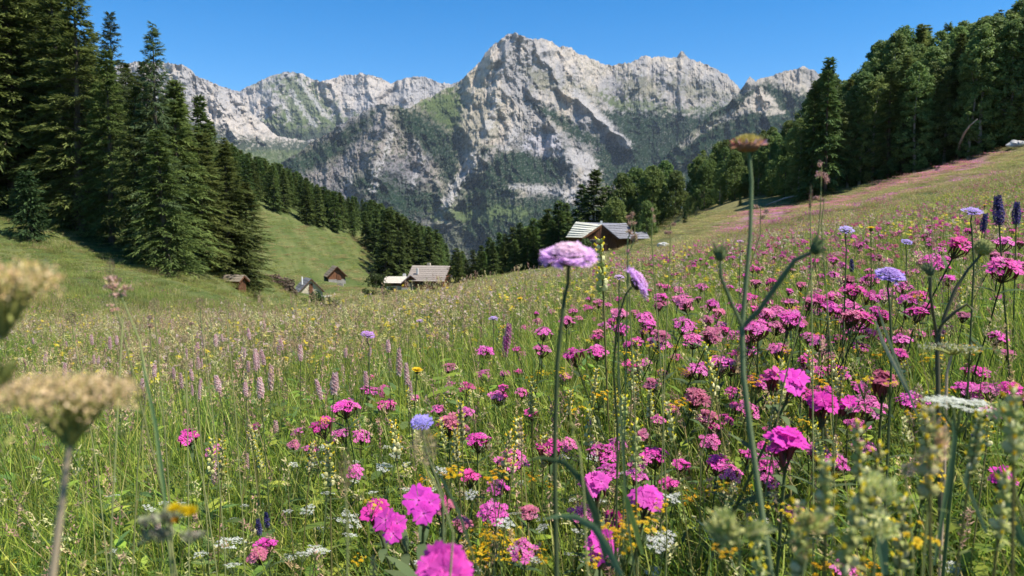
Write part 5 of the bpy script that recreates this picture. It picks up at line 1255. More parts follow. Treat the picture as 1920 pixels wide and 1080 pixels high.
# pink spikes (bistort and orchids)
def spike(seed, L=0.055, W=0.016, c=((0.74, 0.47, 0.45), (0.84, 0.62, 0.58), (0.62, 0.36, 0.36)), n=70, z0=0.45, low=-.2):
    r = np.random.default_rng(seed); b = MB(); 
    for i in range(n):
        t = (i + .5) / n; rr = W / 2 * (0.55 + .5 * math.sin(min(1, t * 1.15) * math.pi)) * r.uniform(.8, 1.15); a = i * 2.39996
        col = np.array(c[r.integers(len(c))]); floret(b, (rr * math.cos(a), rr * math.sin(a), z0 - L / 2 + t * L), [math.cos(a), math.sin(a), .25], W * .24, col, r, 4, False, cup=.5)
    b.ellipsoid((0, 0, z0), (W * .27, W * .27, L * .48), np.array(c[2]) * .8, 6, 5)
    g = MB(); g.tube([[0, 0, low], [0.004, 0, (low + z0) / 2], [0, 0, z0 - L / 2 + .005]], [.002, .0018, .0014], (.13, .17, .06), 5); return b, g
sp_p = [spike(800 + i, .055 + .012 * (i % 3), .015 + .002 * (i % 2)) for i in range(4)] + [spike(810, .075, .018, ((0.55, 0.14, 0.38), (0.66, 0.28, 0.48), (0.42, 0.09, 0.28)))]
SPK = [proto('pink_spike_flower', (('blossom', a_, M_PETAL), ('stem', b_, M_STEM))) for a_, b_ in sp_p]
for p in SPK: fix_kids(p)
SPKS = [single('pink_spike_flower', (a_, b_), M_PETAL) for a_, b_ in sp_p]
SP = [(508,708,40),(388,700,26),(85,673,22),(121,697,28),(172,637,20),(206,643,24),(219,638,24),(381,641,24),(371,654,24),(404,638,26),(419,663,22),(456,663,28),(392,692,24),(389,717,26),(466,626,24),(445,624,14),(282,648,14),(463,758,18),(367,739,14),(441,723,22),(527,717,22),(643,704,30),(631,739,22),(731,690,30),(748,679,42),(496,609,18),(536,606,12),(523,652,26),(838,636,26),(800,625,22),(952,630,40),(947,650,34),(837,739,34),(674,809,24),(517,801,30),(403,881,52),(464,864,24),(296,985,34),(62,640,14),(930,600,18),(868,612,18),(690,640,16)]
LBS = near_labels(SP, 'pale pink bistort spike')
for (u, v, px), lbs in zip(SP, LBS):
    p, real = spot(u, v, px, 0.065, 0.26, 0.50)
    if p is None: continue
    purple = (u, v) in ((952, 630), (947, 650)); big = px >= 26
    pr = (SPK if big else SPKS)[4 if purple else random.randrange(4)]
    lb = {(403, 881): 'tall pale pink flower spike standing sharp in the lower left grass', (508, 708): 'pale pink spike, tallest of the left middle meadow', (952, 630): 'purple-pink orchid spike, upper of the pair near the centre', (947, 650): 'purple-pink orchid spike, lower of the pair near the centre', (643, 704): 'plump pale pink spike between two pink catchfly and the left meadow', (748, 679): 'slender rose spike left of the central yellow hawkbit', (517, 801): 'greyish faded pink spike right of the lower left catchfly'}.get((u, v), lbs)
    place(pr, p, size(real / .065, .42, 1.0), lb, 'flower', 'pale pink spikes in the left meadow' if lb is lbs else None, .06)
for i in range(60):
    u = random.triangular(60, 850, 330); v = random.uniform(595, 740)
    p = hit(u, v, random.uniform(.34, .48), 1.2, 30)
    if p is None: continue
    place(random.choice(SPKS[:4]), p, random.uniform(.4, .7), 'small distant pale pink bistort spike in the left half of the meadow', 'flower', 'pale pink spikes in the left meadow', .08)

# white umbels
def umbel(seed, rad=0.026, groups=12, per=14, z0=0.45, col=(0.80, 0.80, 0.72), low=-.2):
    r = np.random.default_rng(seed); b = MB(); g = MB(); g.tube([[0.01, 0, low], [0, 0, z0 - rad * 1.1]], [.0022, .0016], (.14, .19, .07), 5)
    for i in range(groups):
        q = math.sqrt((i + .4) / groups) * rad; a = i * 2.4; c = np.array([q * math.cos(a), q * math.sin(a), z0 + .12 * rad * (1 - (q / rad) ** 2) + r.normal(0, rad * .04)])
        g.tube([[0, 0, z0 - rad * 1.1], c - [0, 0, .004]], [.0008, .0006], (.20, .25, .10), 3)
        for j in range(per):
            qq = rad * .24 * math.sqrt((j + .5) / per); aa = j * 2.4
            floret(b, c + [qq * math.cos(aa), qq * math.sin(aa), r.normal(0, .0006)], [r.normal(0, .25), r.normal(0, .25), 1], rad * .075, np.array(col) * r.uniform(.85, 1.05), r, 4, True, cup=.1)
    return b, g
um_p = [umbel(830 + i, .024 + .004 * (i % 2), 10 + i, 12) for i in range(4)]
UMB = [proto('white_umbel_flower', (('blossom', a_, M_PETAL), ('stem', b_, M_STEM))) for a_, b_ in um_p]
for p in UMB: fix_kids(p)
UMS = [(430,1018,56,'white umbel at the bottom left, brightest of the lower left'),(538,1046,22,0),(500,945,24,0),(535,950,22,0),(600,990,34,'white umbel left of the lumpy double umbel'),(655,975,52,'large lumpy white umbel left of the large sharp magenta bloom'),(620,972,22,0),(735,922,40,'tilted white umbel right above the large sharp magenta bloom'),(840,850,26,0),(865,848,20,0),(592,870,42,'thin edge-on white umbel left of the brown plantain spike'),(645,855,20,0),(680,857,18,0),(710,855,24,0),(105,908,32,'white umbel behind the blurred brown stalk at the left'),(5,983,30,'white umbel cut by the left picture edge'),(930,905,26,0),(968,914,26,0),(1015,972,24,0),(1071,938,24,0),(911,869,18,0),(977,798,16,0),(1225,1072,36,'white umbel at the bottom edge right of centre'),(1473,450,12,0),(398,1075,26,0),(550,1045,20,0),(1752,1048,44,'white umbel low at the right, upper of two'),(1792,1064,48,'white umbel low at the right, lower of two'),(1790,1072,22,0),(650,935,16,0)]
LBU = near_labels(UMS, 'small flat white umbel')
for (u, v, px, lb), lbu in zip(UMS, LBU):
    p, real = spot(u, v, px, 0.048, .16, .46)
    if p is None: continue
    ax = None
    if u == 592: ax = (-.1, -.25)
    if u == 735: ax = (.1, -.4)
    place(random.choice(UMB), p, size(real / .052, .45, 1.3), lb or lbu, 'flower', None if lb else 'small white umbels in the foreground', .18, ax=ax)
for i in range(80):
    u = random.triangular(0, 1500, 700); v = random.uniform(830, 1075); p = hit(u, v, random.uniform(.16, .3), .5, 6)
    if p: place(random.choice(UMB), p, random.uniform(.3, .55), 'tiny white umbel low in the foreground grass', 'flower', 'small white umbels in the foreground', .2)

# yellow flowers
def daisy(seed, rad=0.012, z0=0.45, col=(0.80, 0.56, 0.02), n=26, low=-.2):
    r = np.random.default_rng(seed); b = MB(); g = MB(); g.tube([[0.006, 0, low], [0, 0, z0 - .004]], [.0016, .0012], (.14, .18, .06), 5)
    for k, (q, el) in enumerate(((1, .15), (.75, .5), (.45, .9))):
        m_ = n - k * 6; az = np.linspace(0, 6.283, m_ + 1)[:-1] + r.normal(0, .06, m_); dd = unit(np.stack([np.cos(az), np.sin(az), np.full(m_, el)], 1)); sd = np.stack([-np.sin(az), np.cos(az), 0 * az], 1)
        b.strips(np.repeat([[0, 0, z0]], m_, 0), dd, sd, rad * q * r.uniform(.85, 1.1, m_), rad * .26, np.zeros((m_, 3)), 2, np.array(col) * .9, np.array(col) * 1.08, prof=[.5, 1, .6])
    g.ellipsoid((0, 0, z0 - .004), (rad * .36, rad * .36, .005), (.12, .15, .05), 7, 4); return b, g
def yellow_cluster(seed, z0=.45, col=(0.80, 0.50, 0.015), n=16, spread=.028, fr=.006):
    r = np.random.default_rng(seed); b = MB(); g = MB(); g.tube([[0.006, 0, -.2], [0, 0, z0 - .05]], [.0016, .0012], (.13, .17, .06), 5)
    for i in range(n):
        c = np.array([*(r.normal(0, spread * .55, 2)), z0 + r.normal(0, spread * .3)]); g.tube([[0, 0, z0 - .05 - .02 * r.random()], c - [0, 0, .002]], [.0009, .0007], (.14, .18, .05), 3)
        floret(b, c, [c[0] * 20, c[1] * 20, 1], fr * r.uniform(.8, 1.15), np.array(col) * r.uniform(.85, 1.1), r, 6, False, cup=.3); floret(b, c + [0, 0, .0012], [0, 0, 1], fr * .6, np.array(col) * [1, .85, 1], r, 6, False, cup=.5)
    return b, g
da_p = [daisy(850 + i) for i in range(3)]; DAI = [proto('yellow_hawkbit', (('blossom', a_, M_PETAL), ('stem', b_, M_STEM))) for a_, b_ in da_p]
yc_p = [yellow_cluster(860 + i, col=((0.80, 0.46, 0.012), (0.78, 0.60, 0.03), (0.80, 0.52, 0.015))[i]) for i in range(3)]; YCL = [proto('yellow_cluster_flower', (('blossom', a_, M_PETAL), ('stem', b_, M_STEM))) for a_, b_ in yc_p]
for p in DAI + YCL: fix_kids(p)
for u, v, px, lb in ((782,694,22,'orange-yellow hawkbit left of the pink clusters at mid meadow'),(1633,428,18,'yellow hawkbit on a thin stalk beside the small pale violet scabious'),(975,560,11,'yellow dot of a hawkbit, right of the two near the centre horizon'),(951,563,9,'yellow dot of a hawkbit, left of the two near the centre horizon'),(962,575,8,'tiny yellow hawkbit below the two near the centre horizon'),(1846,385,9,'tiny yellow hawkbit by the dark blue spikes')):
    p, real = spot(u, v, px, .024, .3, .62)
    if p: place(random.choice(DAI), p, size(real / .024, .6, 1.4), lb, 'flower', None, .15)
YL = [(1075,768,44),(1100,762,40),(1120,684,30),(1072,684,22),(1130,640,24),(1245,795,44),(1238,925,34),(1290,930,36),(1205,925,24),(1330,925,20),(1402,915,18),(900,1010,60),(935,1025,66),(965,1018,60),(990,1040,50),(905,1050,46),(945,1000,40),(860,1012,26),(1012,1028,20),(805,905,34),(786,905,22),(12,1065,34),(30,1050,22),(1240,1030,26),(1185,935,26),(880,1035,34),(1190,745,18),(1215,643,18),(1345,820,26),(955,1052,40),(184,835,18),(330,830,16),(1420,690,18),(1560,710,18),(1475,628,20),(1360,960,20),(1438,905,18),(915,690,18),(870,1048,30)]
LBY = near_labels(YL, 'loose orange-yellow blossom cluster')
for (u, v, px), lby in zip(YL, LBY):
    p, real = spot(u, v, px, .055, .18, .46)
    if p: place(random.choice(YCL), p, size(real / .055, .35, .9), lby, 'flower', 'small yellow blossom clusters in the meadow', .2)
for i in range(130):
    u = random.triangular(300, 1915, 1350); v = random.uniform(max(560, np.interp(u, [300, 1000, 1500, 1920], [680, 575, 470, 430])), 1070) if random.random() < .45 else random.uniform(np.interp(u, [300, 1000, 1500, 1920], [620, 560, 450, 400]), 720)
    p = hit(u, v, random.uniform(.22, .4), .5, 25)
    if p: place(random.choice(YCL), p, random.uniform(.28, .55), 'small scattered orange-yellow blossoms in the grass', 'flower', 'small yellow blossom clusters in the meadow', .2)

# yellow rattle
def rattle(seed, L=.11, z0=.45, nn=9, c=((0.66, 0.64, 0.27), (0.80, 0.76, 0.42), (0.52, 0.56, 0.18)), brown=0.0, low=-.2):
    r = np.random.default_rng(seed); b = MB(); cal = MB(); st = MB(); lf = MB()
    st.tube([[0, 0, low], [.003, 0, z0 - L / 2], [0, 0, z0 + L / 2]], [.0022, .002, .0012], (.22, .20, .07), 6)
    for i in range(nn):
        f = i / (nn - 1); z = z0 - L / 2 + f * L; sc_ = 1.1 - .45 * f
        for s2 in (0, math.pi):
            az = i * 1.57 + s2 + r.normal(0, .25); dv = np.array([math.cos(az), math.sin(az), .75]); sd = np.array([-math.sin(az), math.cos(az), 0])
            cc = np.array(c[r.integers(len(c))]) * (1 - brown) + np.array([.34, .20, .10]) * brown * r.uniform(.5, 1.5)
            Q = np.stack([unit(dv), sd, np.cross(unit(dv), sd)], 1); cal.ellipsoid(np.array([0, 0, z]) + unit(dv) * .0085 * sc_, (.0085 * sc_, .0035 * sc_, .0065 * sc_), cc, 7, 5, Q)
            if r.random() < .75:
                p0 = np.array([0, 0, z]) + unit(dv) * .0155 * sc_; b.tube([p0 - unit(dv) * .003, p0 + unit(dv) * .003, p0 + unit(dv) * .006 + [0, 0, .001], p0 + unit(dv) * .008 - [0, 0, .002]], [.0016, .0024, .0022, .0008], (.80, .62, .03), 5)
            l2 = np.array([[math.cos(az + .5), math.sin(az + .5), .25]]); lf.strips(np.array([[0, 0, z - .003]]), unit(l2), np.array([[-math.sin(az + .5), math.cos(az + .5), 0]]), .024 * sc_, .010 * sc_, np.array([[0, 0, -.006]]), 4, (.26, .30, .09), (.40, .38, .14), prof=[.8, 1, .7, .4, .04])
    for z in np.linspace(low + .15, z0 - L / 2 - .02, 4):
        for s2 in (0, math.pi):
            az = z * 40 + s2; lf.strips(np.array([[0, 0, z]]), unit(np.array([[math.cos(az), math.sin(az), .5]])), np.array([[-math.sin(az), math.cos(az), 0]]), .035, .007, np.array([[0, 0, -.012]]), 3, (.16, .20, .06), (.20, .22, .08), prof=[.8, 1, .6, .05])
    return b, cal, st, lf
ra_p = [rattle(870 + i, .09 + .01 * i, brown=(0, .1, .35, .2)[i]) for i in range(4)]
RAT = [proto('yellow_rattle', (('blossom', a_, M_PETAL), ('calyx', b_, M_HEAD), ('stem', c_, M_STEM), ('foliage', d_, M_HEAD))) for a_, b_, c_, d_ in ra_p]
for p in RAT:
    for c in COL.objects:
        if c.parent == p and c.name.startswith('foliage'): c['kind'] = 'stuff'
for p in RAT: fix_kids(p)
RATS = [single('yellow_rattle', q, M_HEAD) for q in ra_p]
for u, v, px, lb in ((1545,935,150,'blurred yellow rattle spike low at the right with bright yellow tips'),(1610,850,120,'sharper yellow rattle spike right of the broad magenta dome'),(1640,900,120,'yellow rattle just right of the sharper rattle spike'),(1600,1000,170,'tall green-brown rattle in the lower right corner area, left of the purple bud'),(1740,850,150,'brownish dried rattle spike behind the grey woolly bud'),(1900,800,150,'cream-yellow rattle at the right edge, upper one'),(1880,950,140,'green rattle at the right edge below the vivid pink bloom'),(1500,1030,150,'rattle spike standing left in the lower right thicket'),(1690,1010,130,'rattle spike in the middle of the lower right thicket'),(1830,830,110,'rattle with curled yellow tips under the flat white umbel'),(1420,1040,120,'blurred rattle at the bottom, left of the thicket'),(1127,500,96,'thin yellow-green rattle spike standing in front of the chalet wall')):
    Y = .105 * F / px; x1, z1 = ray(u, v); yy = max(Y * .36, .27) if px > 100 else Y; place(random.choice(RAT), (float(x1) * yy, yy, float(z1) * yy), yy / Y * 1.0, lb, 'flower', None, .06)
for i in range(85):
    u = random.triangular(60, 1915, 1550); v = random.uniform(max(520, np.interp(u, [60, 1000, 1500, 1920], [760, 600, 460, 420])), 880); p = hit(u, v, random.uniform(.26, .40), .6, 20)
    if p and p[1] > .6: place(random.choice(RATS), p, random.uniform(.35, .6), 'small pale yellow rattle spike among the meadow grass', 'flower', 'yellow rattle in the meadow', .12)

# dark blue and violet spikes
bl_p = [spike(900 + i, .05, .014, ((0.055, 0.045, 0.16), (0.10, 0.08, 0.26), (0.035, 0.03, 0.08)), 80) for i in range(2)]
BLU = [proto('dark_blue_rampion', (('blossom', a_, M_PETAL), ('stem', b_, M_STEM))) for a_, b_ in bl_p]
for p in BLU: fix_kids(p)
for u, v, px, lb in ((1872,395,58,'dark blue rampion spike, tallest of the three at the right edge'),(1906,400,44,'dark blue rampion spike nearest the right picture edge'),(1845,418,36,'dark blue rampion spike left of the tallest one'),(1597,498,26,'small dark blue spike above the pink band on the right'),(1528,545,18,'tiny dark blue head left of the pink band'),(485,988,34,'dark violet spike low among white umbels, lower left'),(500,975,24,'smaller dark violet spike beside the lower left violet one'),(1105,795,26,'dark violet spike beside the yellow clusters near the centre'),(1825,830,30,'dark purple spike in the right thicket')):
    p, real = spot(u, v, px, .055, .25, .62)
    if p: place(random.choice(BLU), p, size(real / .055, .5, 1.3), lb, 'flower', None, .08)
for u, v, h_ in ((1876, 350, .03), (1848, 378, .03), (1909, 368, .02)):
    pass

# ------------------------------------------------------------------ large plants close to the lens
def to_ground(pts):
    p = np.array(pts[-1], float); return pts + [np.array([p[0], p[1], float(ground(p[0], p[1])) - .03])]
# tall stem with the faded head and two forked arms
p0 = at(1403, 272, .50); e = empty('faded_scabious_plant', tuple(p0)); tag(e, 'tall forked stem with a faded pink and yellow flower head rising above the horizon', 'flower')
L_ = lambda *q: [at(u, v, y) - p0 for u, v, y in q]
sb = MB(); pts = L_((1404, 282, .50), (1409, 340, .50), (1407, 440, .495), (1396, 560, .49), (1391, 615, .49), (1393, 700, .485), (1408, 820, .48), (1428, 960, .47), (1445, 1075, .46)); pts = [q + p0 for q in pts]; pts = to_ground(pts); pts = [q - p0 for q in pts]
sb.tube(pts, np.interp(np.arange(len(pts)), [0, 3, 4, 9], [.0012, .0016, .0019, .0024]), (.20, .25, .12), 8)
sb.tube(L_((1391, 612, .49), (1368, 560, .485), (1352, 520, .48), (1350, 492, .48)), [.0013, .0012, .0012, .0010], (.18, .22, .11), 7)
sb.tube(L_((1392, 614, .49), (1425, 580, .485), (1460, 530, .475), (1490, 488, .47), (1520, 474, .465)), [.0017, .0017, .0018, .0015, .0012], (.18, .23, .12), 7)
sb.build('stem', M_STEM, e, True)
hb = MB(); r = np.random.default_rng(5); n = 130
for i in range(n):
    q = (i + .5) / n; rr = .0086 * math.sqrt(q); a = i * 2.4; c = np.array([rr * math.cos(a), rr * math.sin(a), .0042 * (1 - q)]); col = np.array([.62, .55, .16]) if q < .72 else np.array([(.66, .36, .22), (.70, .40, .50), (.50, .18, .14)][r.integers(3)])
    dd = unit(np.array([[c[0] * 60, c[1] * 60, .8 - q * .7]]) + r.normal(0, .15, (1, 3))); hb.strips(c[None], dd, unit(np.cross(dd, rvec(1, r))), .0035 + .0015 * q, .0018, np.zeros((1, 3)), 2, col * .9, col * 1.1, prof=[.6, 1, .3])
hb.ellipsoid((0, 0, -.0012), (.0078, .0078, .0034), (.36, .22, .12), 12, 6); hb.build('blossom', M_HEAD, e)
def budhead(nm, c, s_, seed, col=(.13, .17, .07), up=(0, 0, 1)):
    r = np.random.default_rng(seed); b = MB(); b.ellipsoid(c, (s_ * .6, s_ * .6, s_ * .7), col, 9, 6); n = 26; u_ = np.array(up, float)
    dd = unit(u_ + .9 * rvec(n, r)); b.strips(np.repeat([np.asarray(c)], n, 0) - u_ * s_ * .3 + dd * s_ * .35, dd, unit(np.cross(dd, rvec(n, r))), s_ * r.uniform(.7, 1.4, n), s_ * .32, u_ * s_ * .3 * np.ones((n, 1)), 3, np.array(col) * .9, np.array(col) * 1.3, prof=[.8, 1, .6, .05]); return b
budhead('bud', at(1350, 478, .48) - p0, .0062, 1).build('bud', M_STEM, e); budhead('bud', at(1530, 466, .465) - p0, .0060, 2, up=(.5, 0, .5)).build('bud', M_STEM, e)
# forked plant on the right with the round yellow-green head
p0 = at(1845, 464, .80); e = empty('round_head_plant', tuple(p0)); tag(e, 'forked brownish stem carrying a round yellow-green seed ball at the right', 'flower')
sb = MB()
for q, rr in ((((1842, 475, .8), (1815, 505, .8), (1792, 540, .8), (1772, 590, .8), (1757, 635, .8), (1760, 800, .79), (1765, 1000, .77)), [.0012, .0014, .0018, .002, .0024, .0028, .003]), (((1757, 632, .8), (1750, 590, .79), (1744, 550, .78), (1744, 520, .78)), [.002, .0016, .0016, .002]), (((1760, 612, .8), (1790, 585, .79), (1812, 570, .79), (1824, 580, .79)), [.002, .0018, .0014, .001])):
    sb.tube(L_(*q), rr, (.16, .15, .09), 7)
sb.build('stem', M_STEM, e, True)
r = np.random.default_rng(9); hb = MB(); hb.ellipsoid((0, 0, 0), (.0085, .0085, .0085), (.38, .38, .13), 12, 8); dd = rvec(240, r); hb.strips(dd * .0078, dd, unit(np.cross(dd, rvec(240, r))), .0025, .0014, np.zeros((240, 3)), 1, (.42, .42, .14), (.56, .54, .24), prof=[1, .3]); hb.build('seed_ball', M_HEAD, e)
budhead('bud', at(1744, 508, .78) - p0, .008, 3, (.12, .15, .08)).build('bud', M_STEM, e); budhead('bud', at(1752, 612, .8) - p0, .006, 4, (.28, .38, .08)).build('bud', M_STEM, e)

# blurred umbels seen side on
def big_umbel(label, u, v, w, h, Y, seed, col, stem_pts, dens=420, sr=.0018, hang=True, green=(.30, .32, .09)):
    r = np.random.default_rng(seed); p = at(u, v, Y); W = w * Y / F; H = h * Y / F; e = empty('dried_umbel', tuple(p)); tag(e, label, 'flower')
    b = MB(); n = dens; q = np.sqrt(r.uniform(0, 1, n)); a = r.uniform(0, 6.283, n)
    lump = .35 + .65 * np.abs(np.sin(a * 3.5)) * q
    P = np.stack([q * np.cos(a) * W / 2, q * np.sin(a) * W / 2 * .7, (H * .55) * (1 - q ** 2 * .9) * r.uniform(.1, 1.25, n) * lump - H * .35 * r.uniform(0, 1, n) ** 3], 1); dd = unit(np.array([0, 0, .8]) + rvec(n, r)); c = pickc(r, n, col)
    b.strips(P, dd, unit(np.cross(dd, rvec(n, r))), W * .032 * r.uniform(.5, 1.4, n), W * .016, np.zeros((n, 3)), 2, c, c * 1.1, prof=[.6, 1, .5]); b.build('blossom', M_HEAD, e)
    g = MB(); k = 15
    for i in range(k):
        aa = i * 2.4; qq = math.sqrt((i + .5) / k); g.tube([[0, 0, -H * .8], [qq * math.cos(aa) * W * .25, qq * math.sin(aa) * W * .2, -H * .25], [qq * math.cos(aa) * W * .46, qq * math.sin(aa) * W * .34, H * .08]], [.0012, .001, .0008], green, 4)
    n2 = 40; P = np.stack([r.normal(0, W * .2, n2), r.normal(0, W * .15, n2), -H * r.uniform(.1, .7, n2)], 1); dd = rvec(n2, r); g.strips(P, dd, unit(np.cross(dd, rvec(n2, r))), W * .09, W * .035, np.zeros((n2, 3)), 2, green, np.array(green) * 1.3, prof=[.5, 1, .2])
    g.build('ray_stem', M_STEM, e)
    s_ = MB(); pts = [np.array([0, 0, -H * .8])] + [at(*q_) - p for q_ in stem_pts]; pts = [x_ + p for x_ in pts]; pts = [x_ - p for x_ in to_ground(pts)]; s_.tube(pts, np.linspace(sr * .7, sr, len(pts)), (.64, .50, .32), 7); s_.build('stem', M_STEM, e, True)
    return e
CREAM = np.array([(0.76, 0.64, 0.30), (0.84, 0.72, 0.40), (0.66, 0.54, 0.18), (0.50, 0.46, 0.12), (0.74, 0.50, 0.26)])
TANC = np.array([(0.62, 0.49, 0.24), (0.72, 0.58, 0.32), (0.50, 0.42, 0.17), (0.52, 0.46, 0.17)])
big_umbel('big blurred cream umbel filling the left picture edge', 0, 528, 230, 130, .24, 41, CREAM, [(-20, 640, .24), (-90, 900, .24)], 1900, sr=.0012)
big_umbel('blurred greenish umbel below the big cream one at the left edge', -12, 690, 110, 70, .24, 42, np.array([(.30, .30, .06), (.40, .34, .10), (.5, .42, .12)]), [(-60, 780, .24)], 300, sr=.0010)
big_umbel('wide blurred tan umbel low at the left, above the brown stalk', 128, 738, 260, 124, .24, 43, TANC, [(126, 860, .24), (114, 960, .24), (98, 1079, .24)], 2300, sr=.0014)
big_umbel('thin edge-on dried umbel on the right above the pink clusters', 1785, 652, 124, 16, .75, 44, np.array([(.55, .52, .28), (.62, .6, .4)]), [(1775, 700, .75), (1770, 900, .74)], 220)
# flat white umbel at the right
p = tuple(at(1797, 758, .62)); wu, wg = umbel(880, .026, 20, 20, 0.45, (.78, .78, .66)); pr = proto('white_umbel_flower', (('blossom', wu, M_PETAL), ('stem', wg, M_STEM))); fix_kids(pr); place(pr, p, .95, 'wide flat white umbel on a forked stem at the right', 'flower', None, ax=(-.02, .04))

# fluffy brown grass heads
def fluff(label, name, u, v, w, h, Y, seed, col, stem_pts, n=420, cat='grass head', lobes=0):
    r = np.random.default_rng(seed); p = at(u, v, Y); W, H = w * Y / F, h * Y / F; e = empty(name, tuple(p)); tag(e, label, cat); b = MB(); big = .17 if name == 'woolly_plant' and lobes > 7 else .11
    if lobes:
        cc = np.stack([r.uniform(-.5, .5, lobes) * W * .75, r.normal(0, W * .15, lobes), r.uniform(-.45, .45, lobes) * H], 1); cc[:, 0] *= 1 - .5 * np.abs(cc[:, 2] / H)
        P = cc[r.integers(lobes, size=n)] + rvec(n, r) * r.uniform(0, 1, (n, 1)) ** .5 * np.array([W * .20, W * .18, H * .13])
    else: P = rvec(n, r) * r.uniform(.2, 1, (n, 1)) ** .5 * np.array([W / 2, W / 2, H / 2])
    dd = unit(unit(P) * .6 + [0, 0, .7] + .6 * rvec(n, r)); c = pickc(r, n, col); s_ = max(W, H * .4) * big
    b.strips(P, dd, unit(np.cross(dd, rvec(n, r))), s_ * r.uniform(.7, 1.4, n), s_ * .42, np.zeros((n, 3)), 2, c, c * 1.15, prof=[.6, 1, .15]); b.build('seed_head', M_HEAD, e)
    g = MB(); pts = [np.array([0, 0, H * .4]), np.array([0, 0, -H * .4])] + [at(*q) - p for q in stem_pts]; pts = [x_ - p for x_ in to_ground([x_ + p for x_ in pts])]; q0, q1 = pts[-2], pts[-1]; wob_ = r.uniform(-.05, .05, 2) * min(1.0, abs(q0[2] - q1[2]) * 2); pts = pts[:-1] + [q0 * (1 - t_) + q1 * t_ + np.array([wob_[0] * math.sin(t_ * 3.1) + wob_[0] * t_ * .8, wob_[1] * t_, 0]) for t_ in (.25, .5, .75, 1.0)]
    g.tube(pts, np.linspace(.0005, .0010, len(pts)), (.34, .36, .14), 6); g.build('stem', M_STEM, e, True)
    return e
BRN = np.array([(0.34, 0.24, 0.14), (0.42, 0.31, 0.19), (0.26, 0.18, 0.11), (0.38, 0.30, 0.16)]); PNK = np.array([(0.52, 0.32, 0.26), (0.62, 0.42, 0.34), (0.38, 0.22, 0.17), (0.50, 0.40, 0.18)]); DRK = np.array([(0.16, 0.10, 0.07), (0.24, 0.16, 0.10), (0.20, 0.15, 0.09)])
GH = ((795, 838, 56, 80, .42, BRN, 'fluffy tan grass head standing before the violet-blue scabious', [(822, 920, .42), (850, 1000, .42)], 0), (647, 885, 26, 84, .40, DRK, 'dark brown plantain-like spike left of the fluffy tan head', [(650, 960, .40), (652, 1050, .40)], 0),
      (225, 535, 62, 40, .55, PNK, 'pinkish grass head on a bright green stalk before the left slope', [(262, 640, .55), (285, 760, .54), (305, 900, .52)], 6), (207, 502, 18, 34, .62, DRK, 'dark tip rising above the pinkish grass head', [(214, 560, .62)], 0), (205, 576, 30, 16, .6, PNK, 'small pinkish tuft hanging under the pinkish grass head', [(230, 600, .6)], 3),
      (135, 598, 20, 26, .9, DRK, 'small brown grass head left of the bright green stalk', [(140, 640, .9)], 0), (376, 570, 18, 26, 1.0, BRN, 'brown grass head before the foot of the left wood', [(378, 610, 1.0)], 0), (290, 572, 18, 26, .9, BRN, 'thin brown tuft right of the pinkish grass head', [(292, 610, .9)], 0), (280, 605, 26, 30, .9, PNK, 'pinkish tuft right of the bright green stalk', [(284, 650, .9)], 3), (425, 570, 14, 22, 1.1, BRN, 'brown grass head under the wooden shed', [(426, 600, 1.1)], 0), (343, 636, 22, 16, 1.0, BRN, 'dark brown nodding head in the left meadow', [(350, 690, 1.0)], 0), (347, 684, 24, 22, .95, BRN, 'brown head on a dark stalk in the left meadow', [(350, 760, .95)], 0), (360, 618, 22, 24, 1.1, PNK, 'rosy grass head in the left meadow', [(362, 660, 1.1)], 2),
      (1540, 333, 26, 54, .8, PNK, 'pinkish brown grass plume against the dark right wood', [(1538, 400, .8), (1530, 480, .8)], 5), (1545, 378, 34, 18, .85, PNK, 'small tuft below the pinkish plume against the right wood', [(1540, 420, .85)], 3), (1520, 372, 7, 50, .8, DRK, 'thin dark stalk left of the pinkish plume', [(1520, 430, .8)], 0),
      (1185, 412, 26, 30, .75, PNK, 'pinkish grass plume over the right end of the chalet roof', [(1177, 450, .75), (1176, 560, .75)], 4), (1190, 432, 34, 40, .75, PNK, 'tan plume lower on the stalk over the chalet roof', [(1177, 480, .75)], 5), (1223, 407, 16, 34, .8, PNK, 'orange-tan plume before the small pine', [(1222, 450, .8)], 3), (1257, 433, 26, 26, 1.0, PNK, 'mauve grass head on the slope before the lone stone', [(1257, 460, 1.0)], 3),
      (1426, 400, 26, 34, 1.0, PNK, 'mauve fluffy head beside the tall faded-head stem', [(1426, 440, 1.0)], 3), (800, 582, 12, 22, 2.0, PNK, 'rosy grass head in front of the farmhouse meadow', [(800, 600, 2.0)], 0), (1727, 391, 10, 12, 1.6, BRN, 'small brown bud head on the right slope', [(1727, 420, 1.6)], 0), (1748, 386, 14, 8, 1.5, np.array([(.5, .5, .12), (.6, .58, .2)]), 'flat yellow-green head on the right slope', [(1748, 420, 1.5)], 0),
      (700, 1065, 14, 60, .5, np.array([(.5, .33, .2), (.6, .42, .25)]), 'orange-brown spike at the bottom edge left of the cut-off pink cluster', [(702, 1079, .5)], 0), (1490, 330, 5, 30, 1.0, DRK, 'x', [(1490, 400, 1.0)], 0))
for i, (u, v, w, h, Y, c, lb, sp_, lo_) in enumerate(GH):
    if lb == 'x': continue
    fluff(lb, 'seeding_grass', u, v, w, h, Y, 950 + i, c, sp_, 300, 'grass head', lo_)
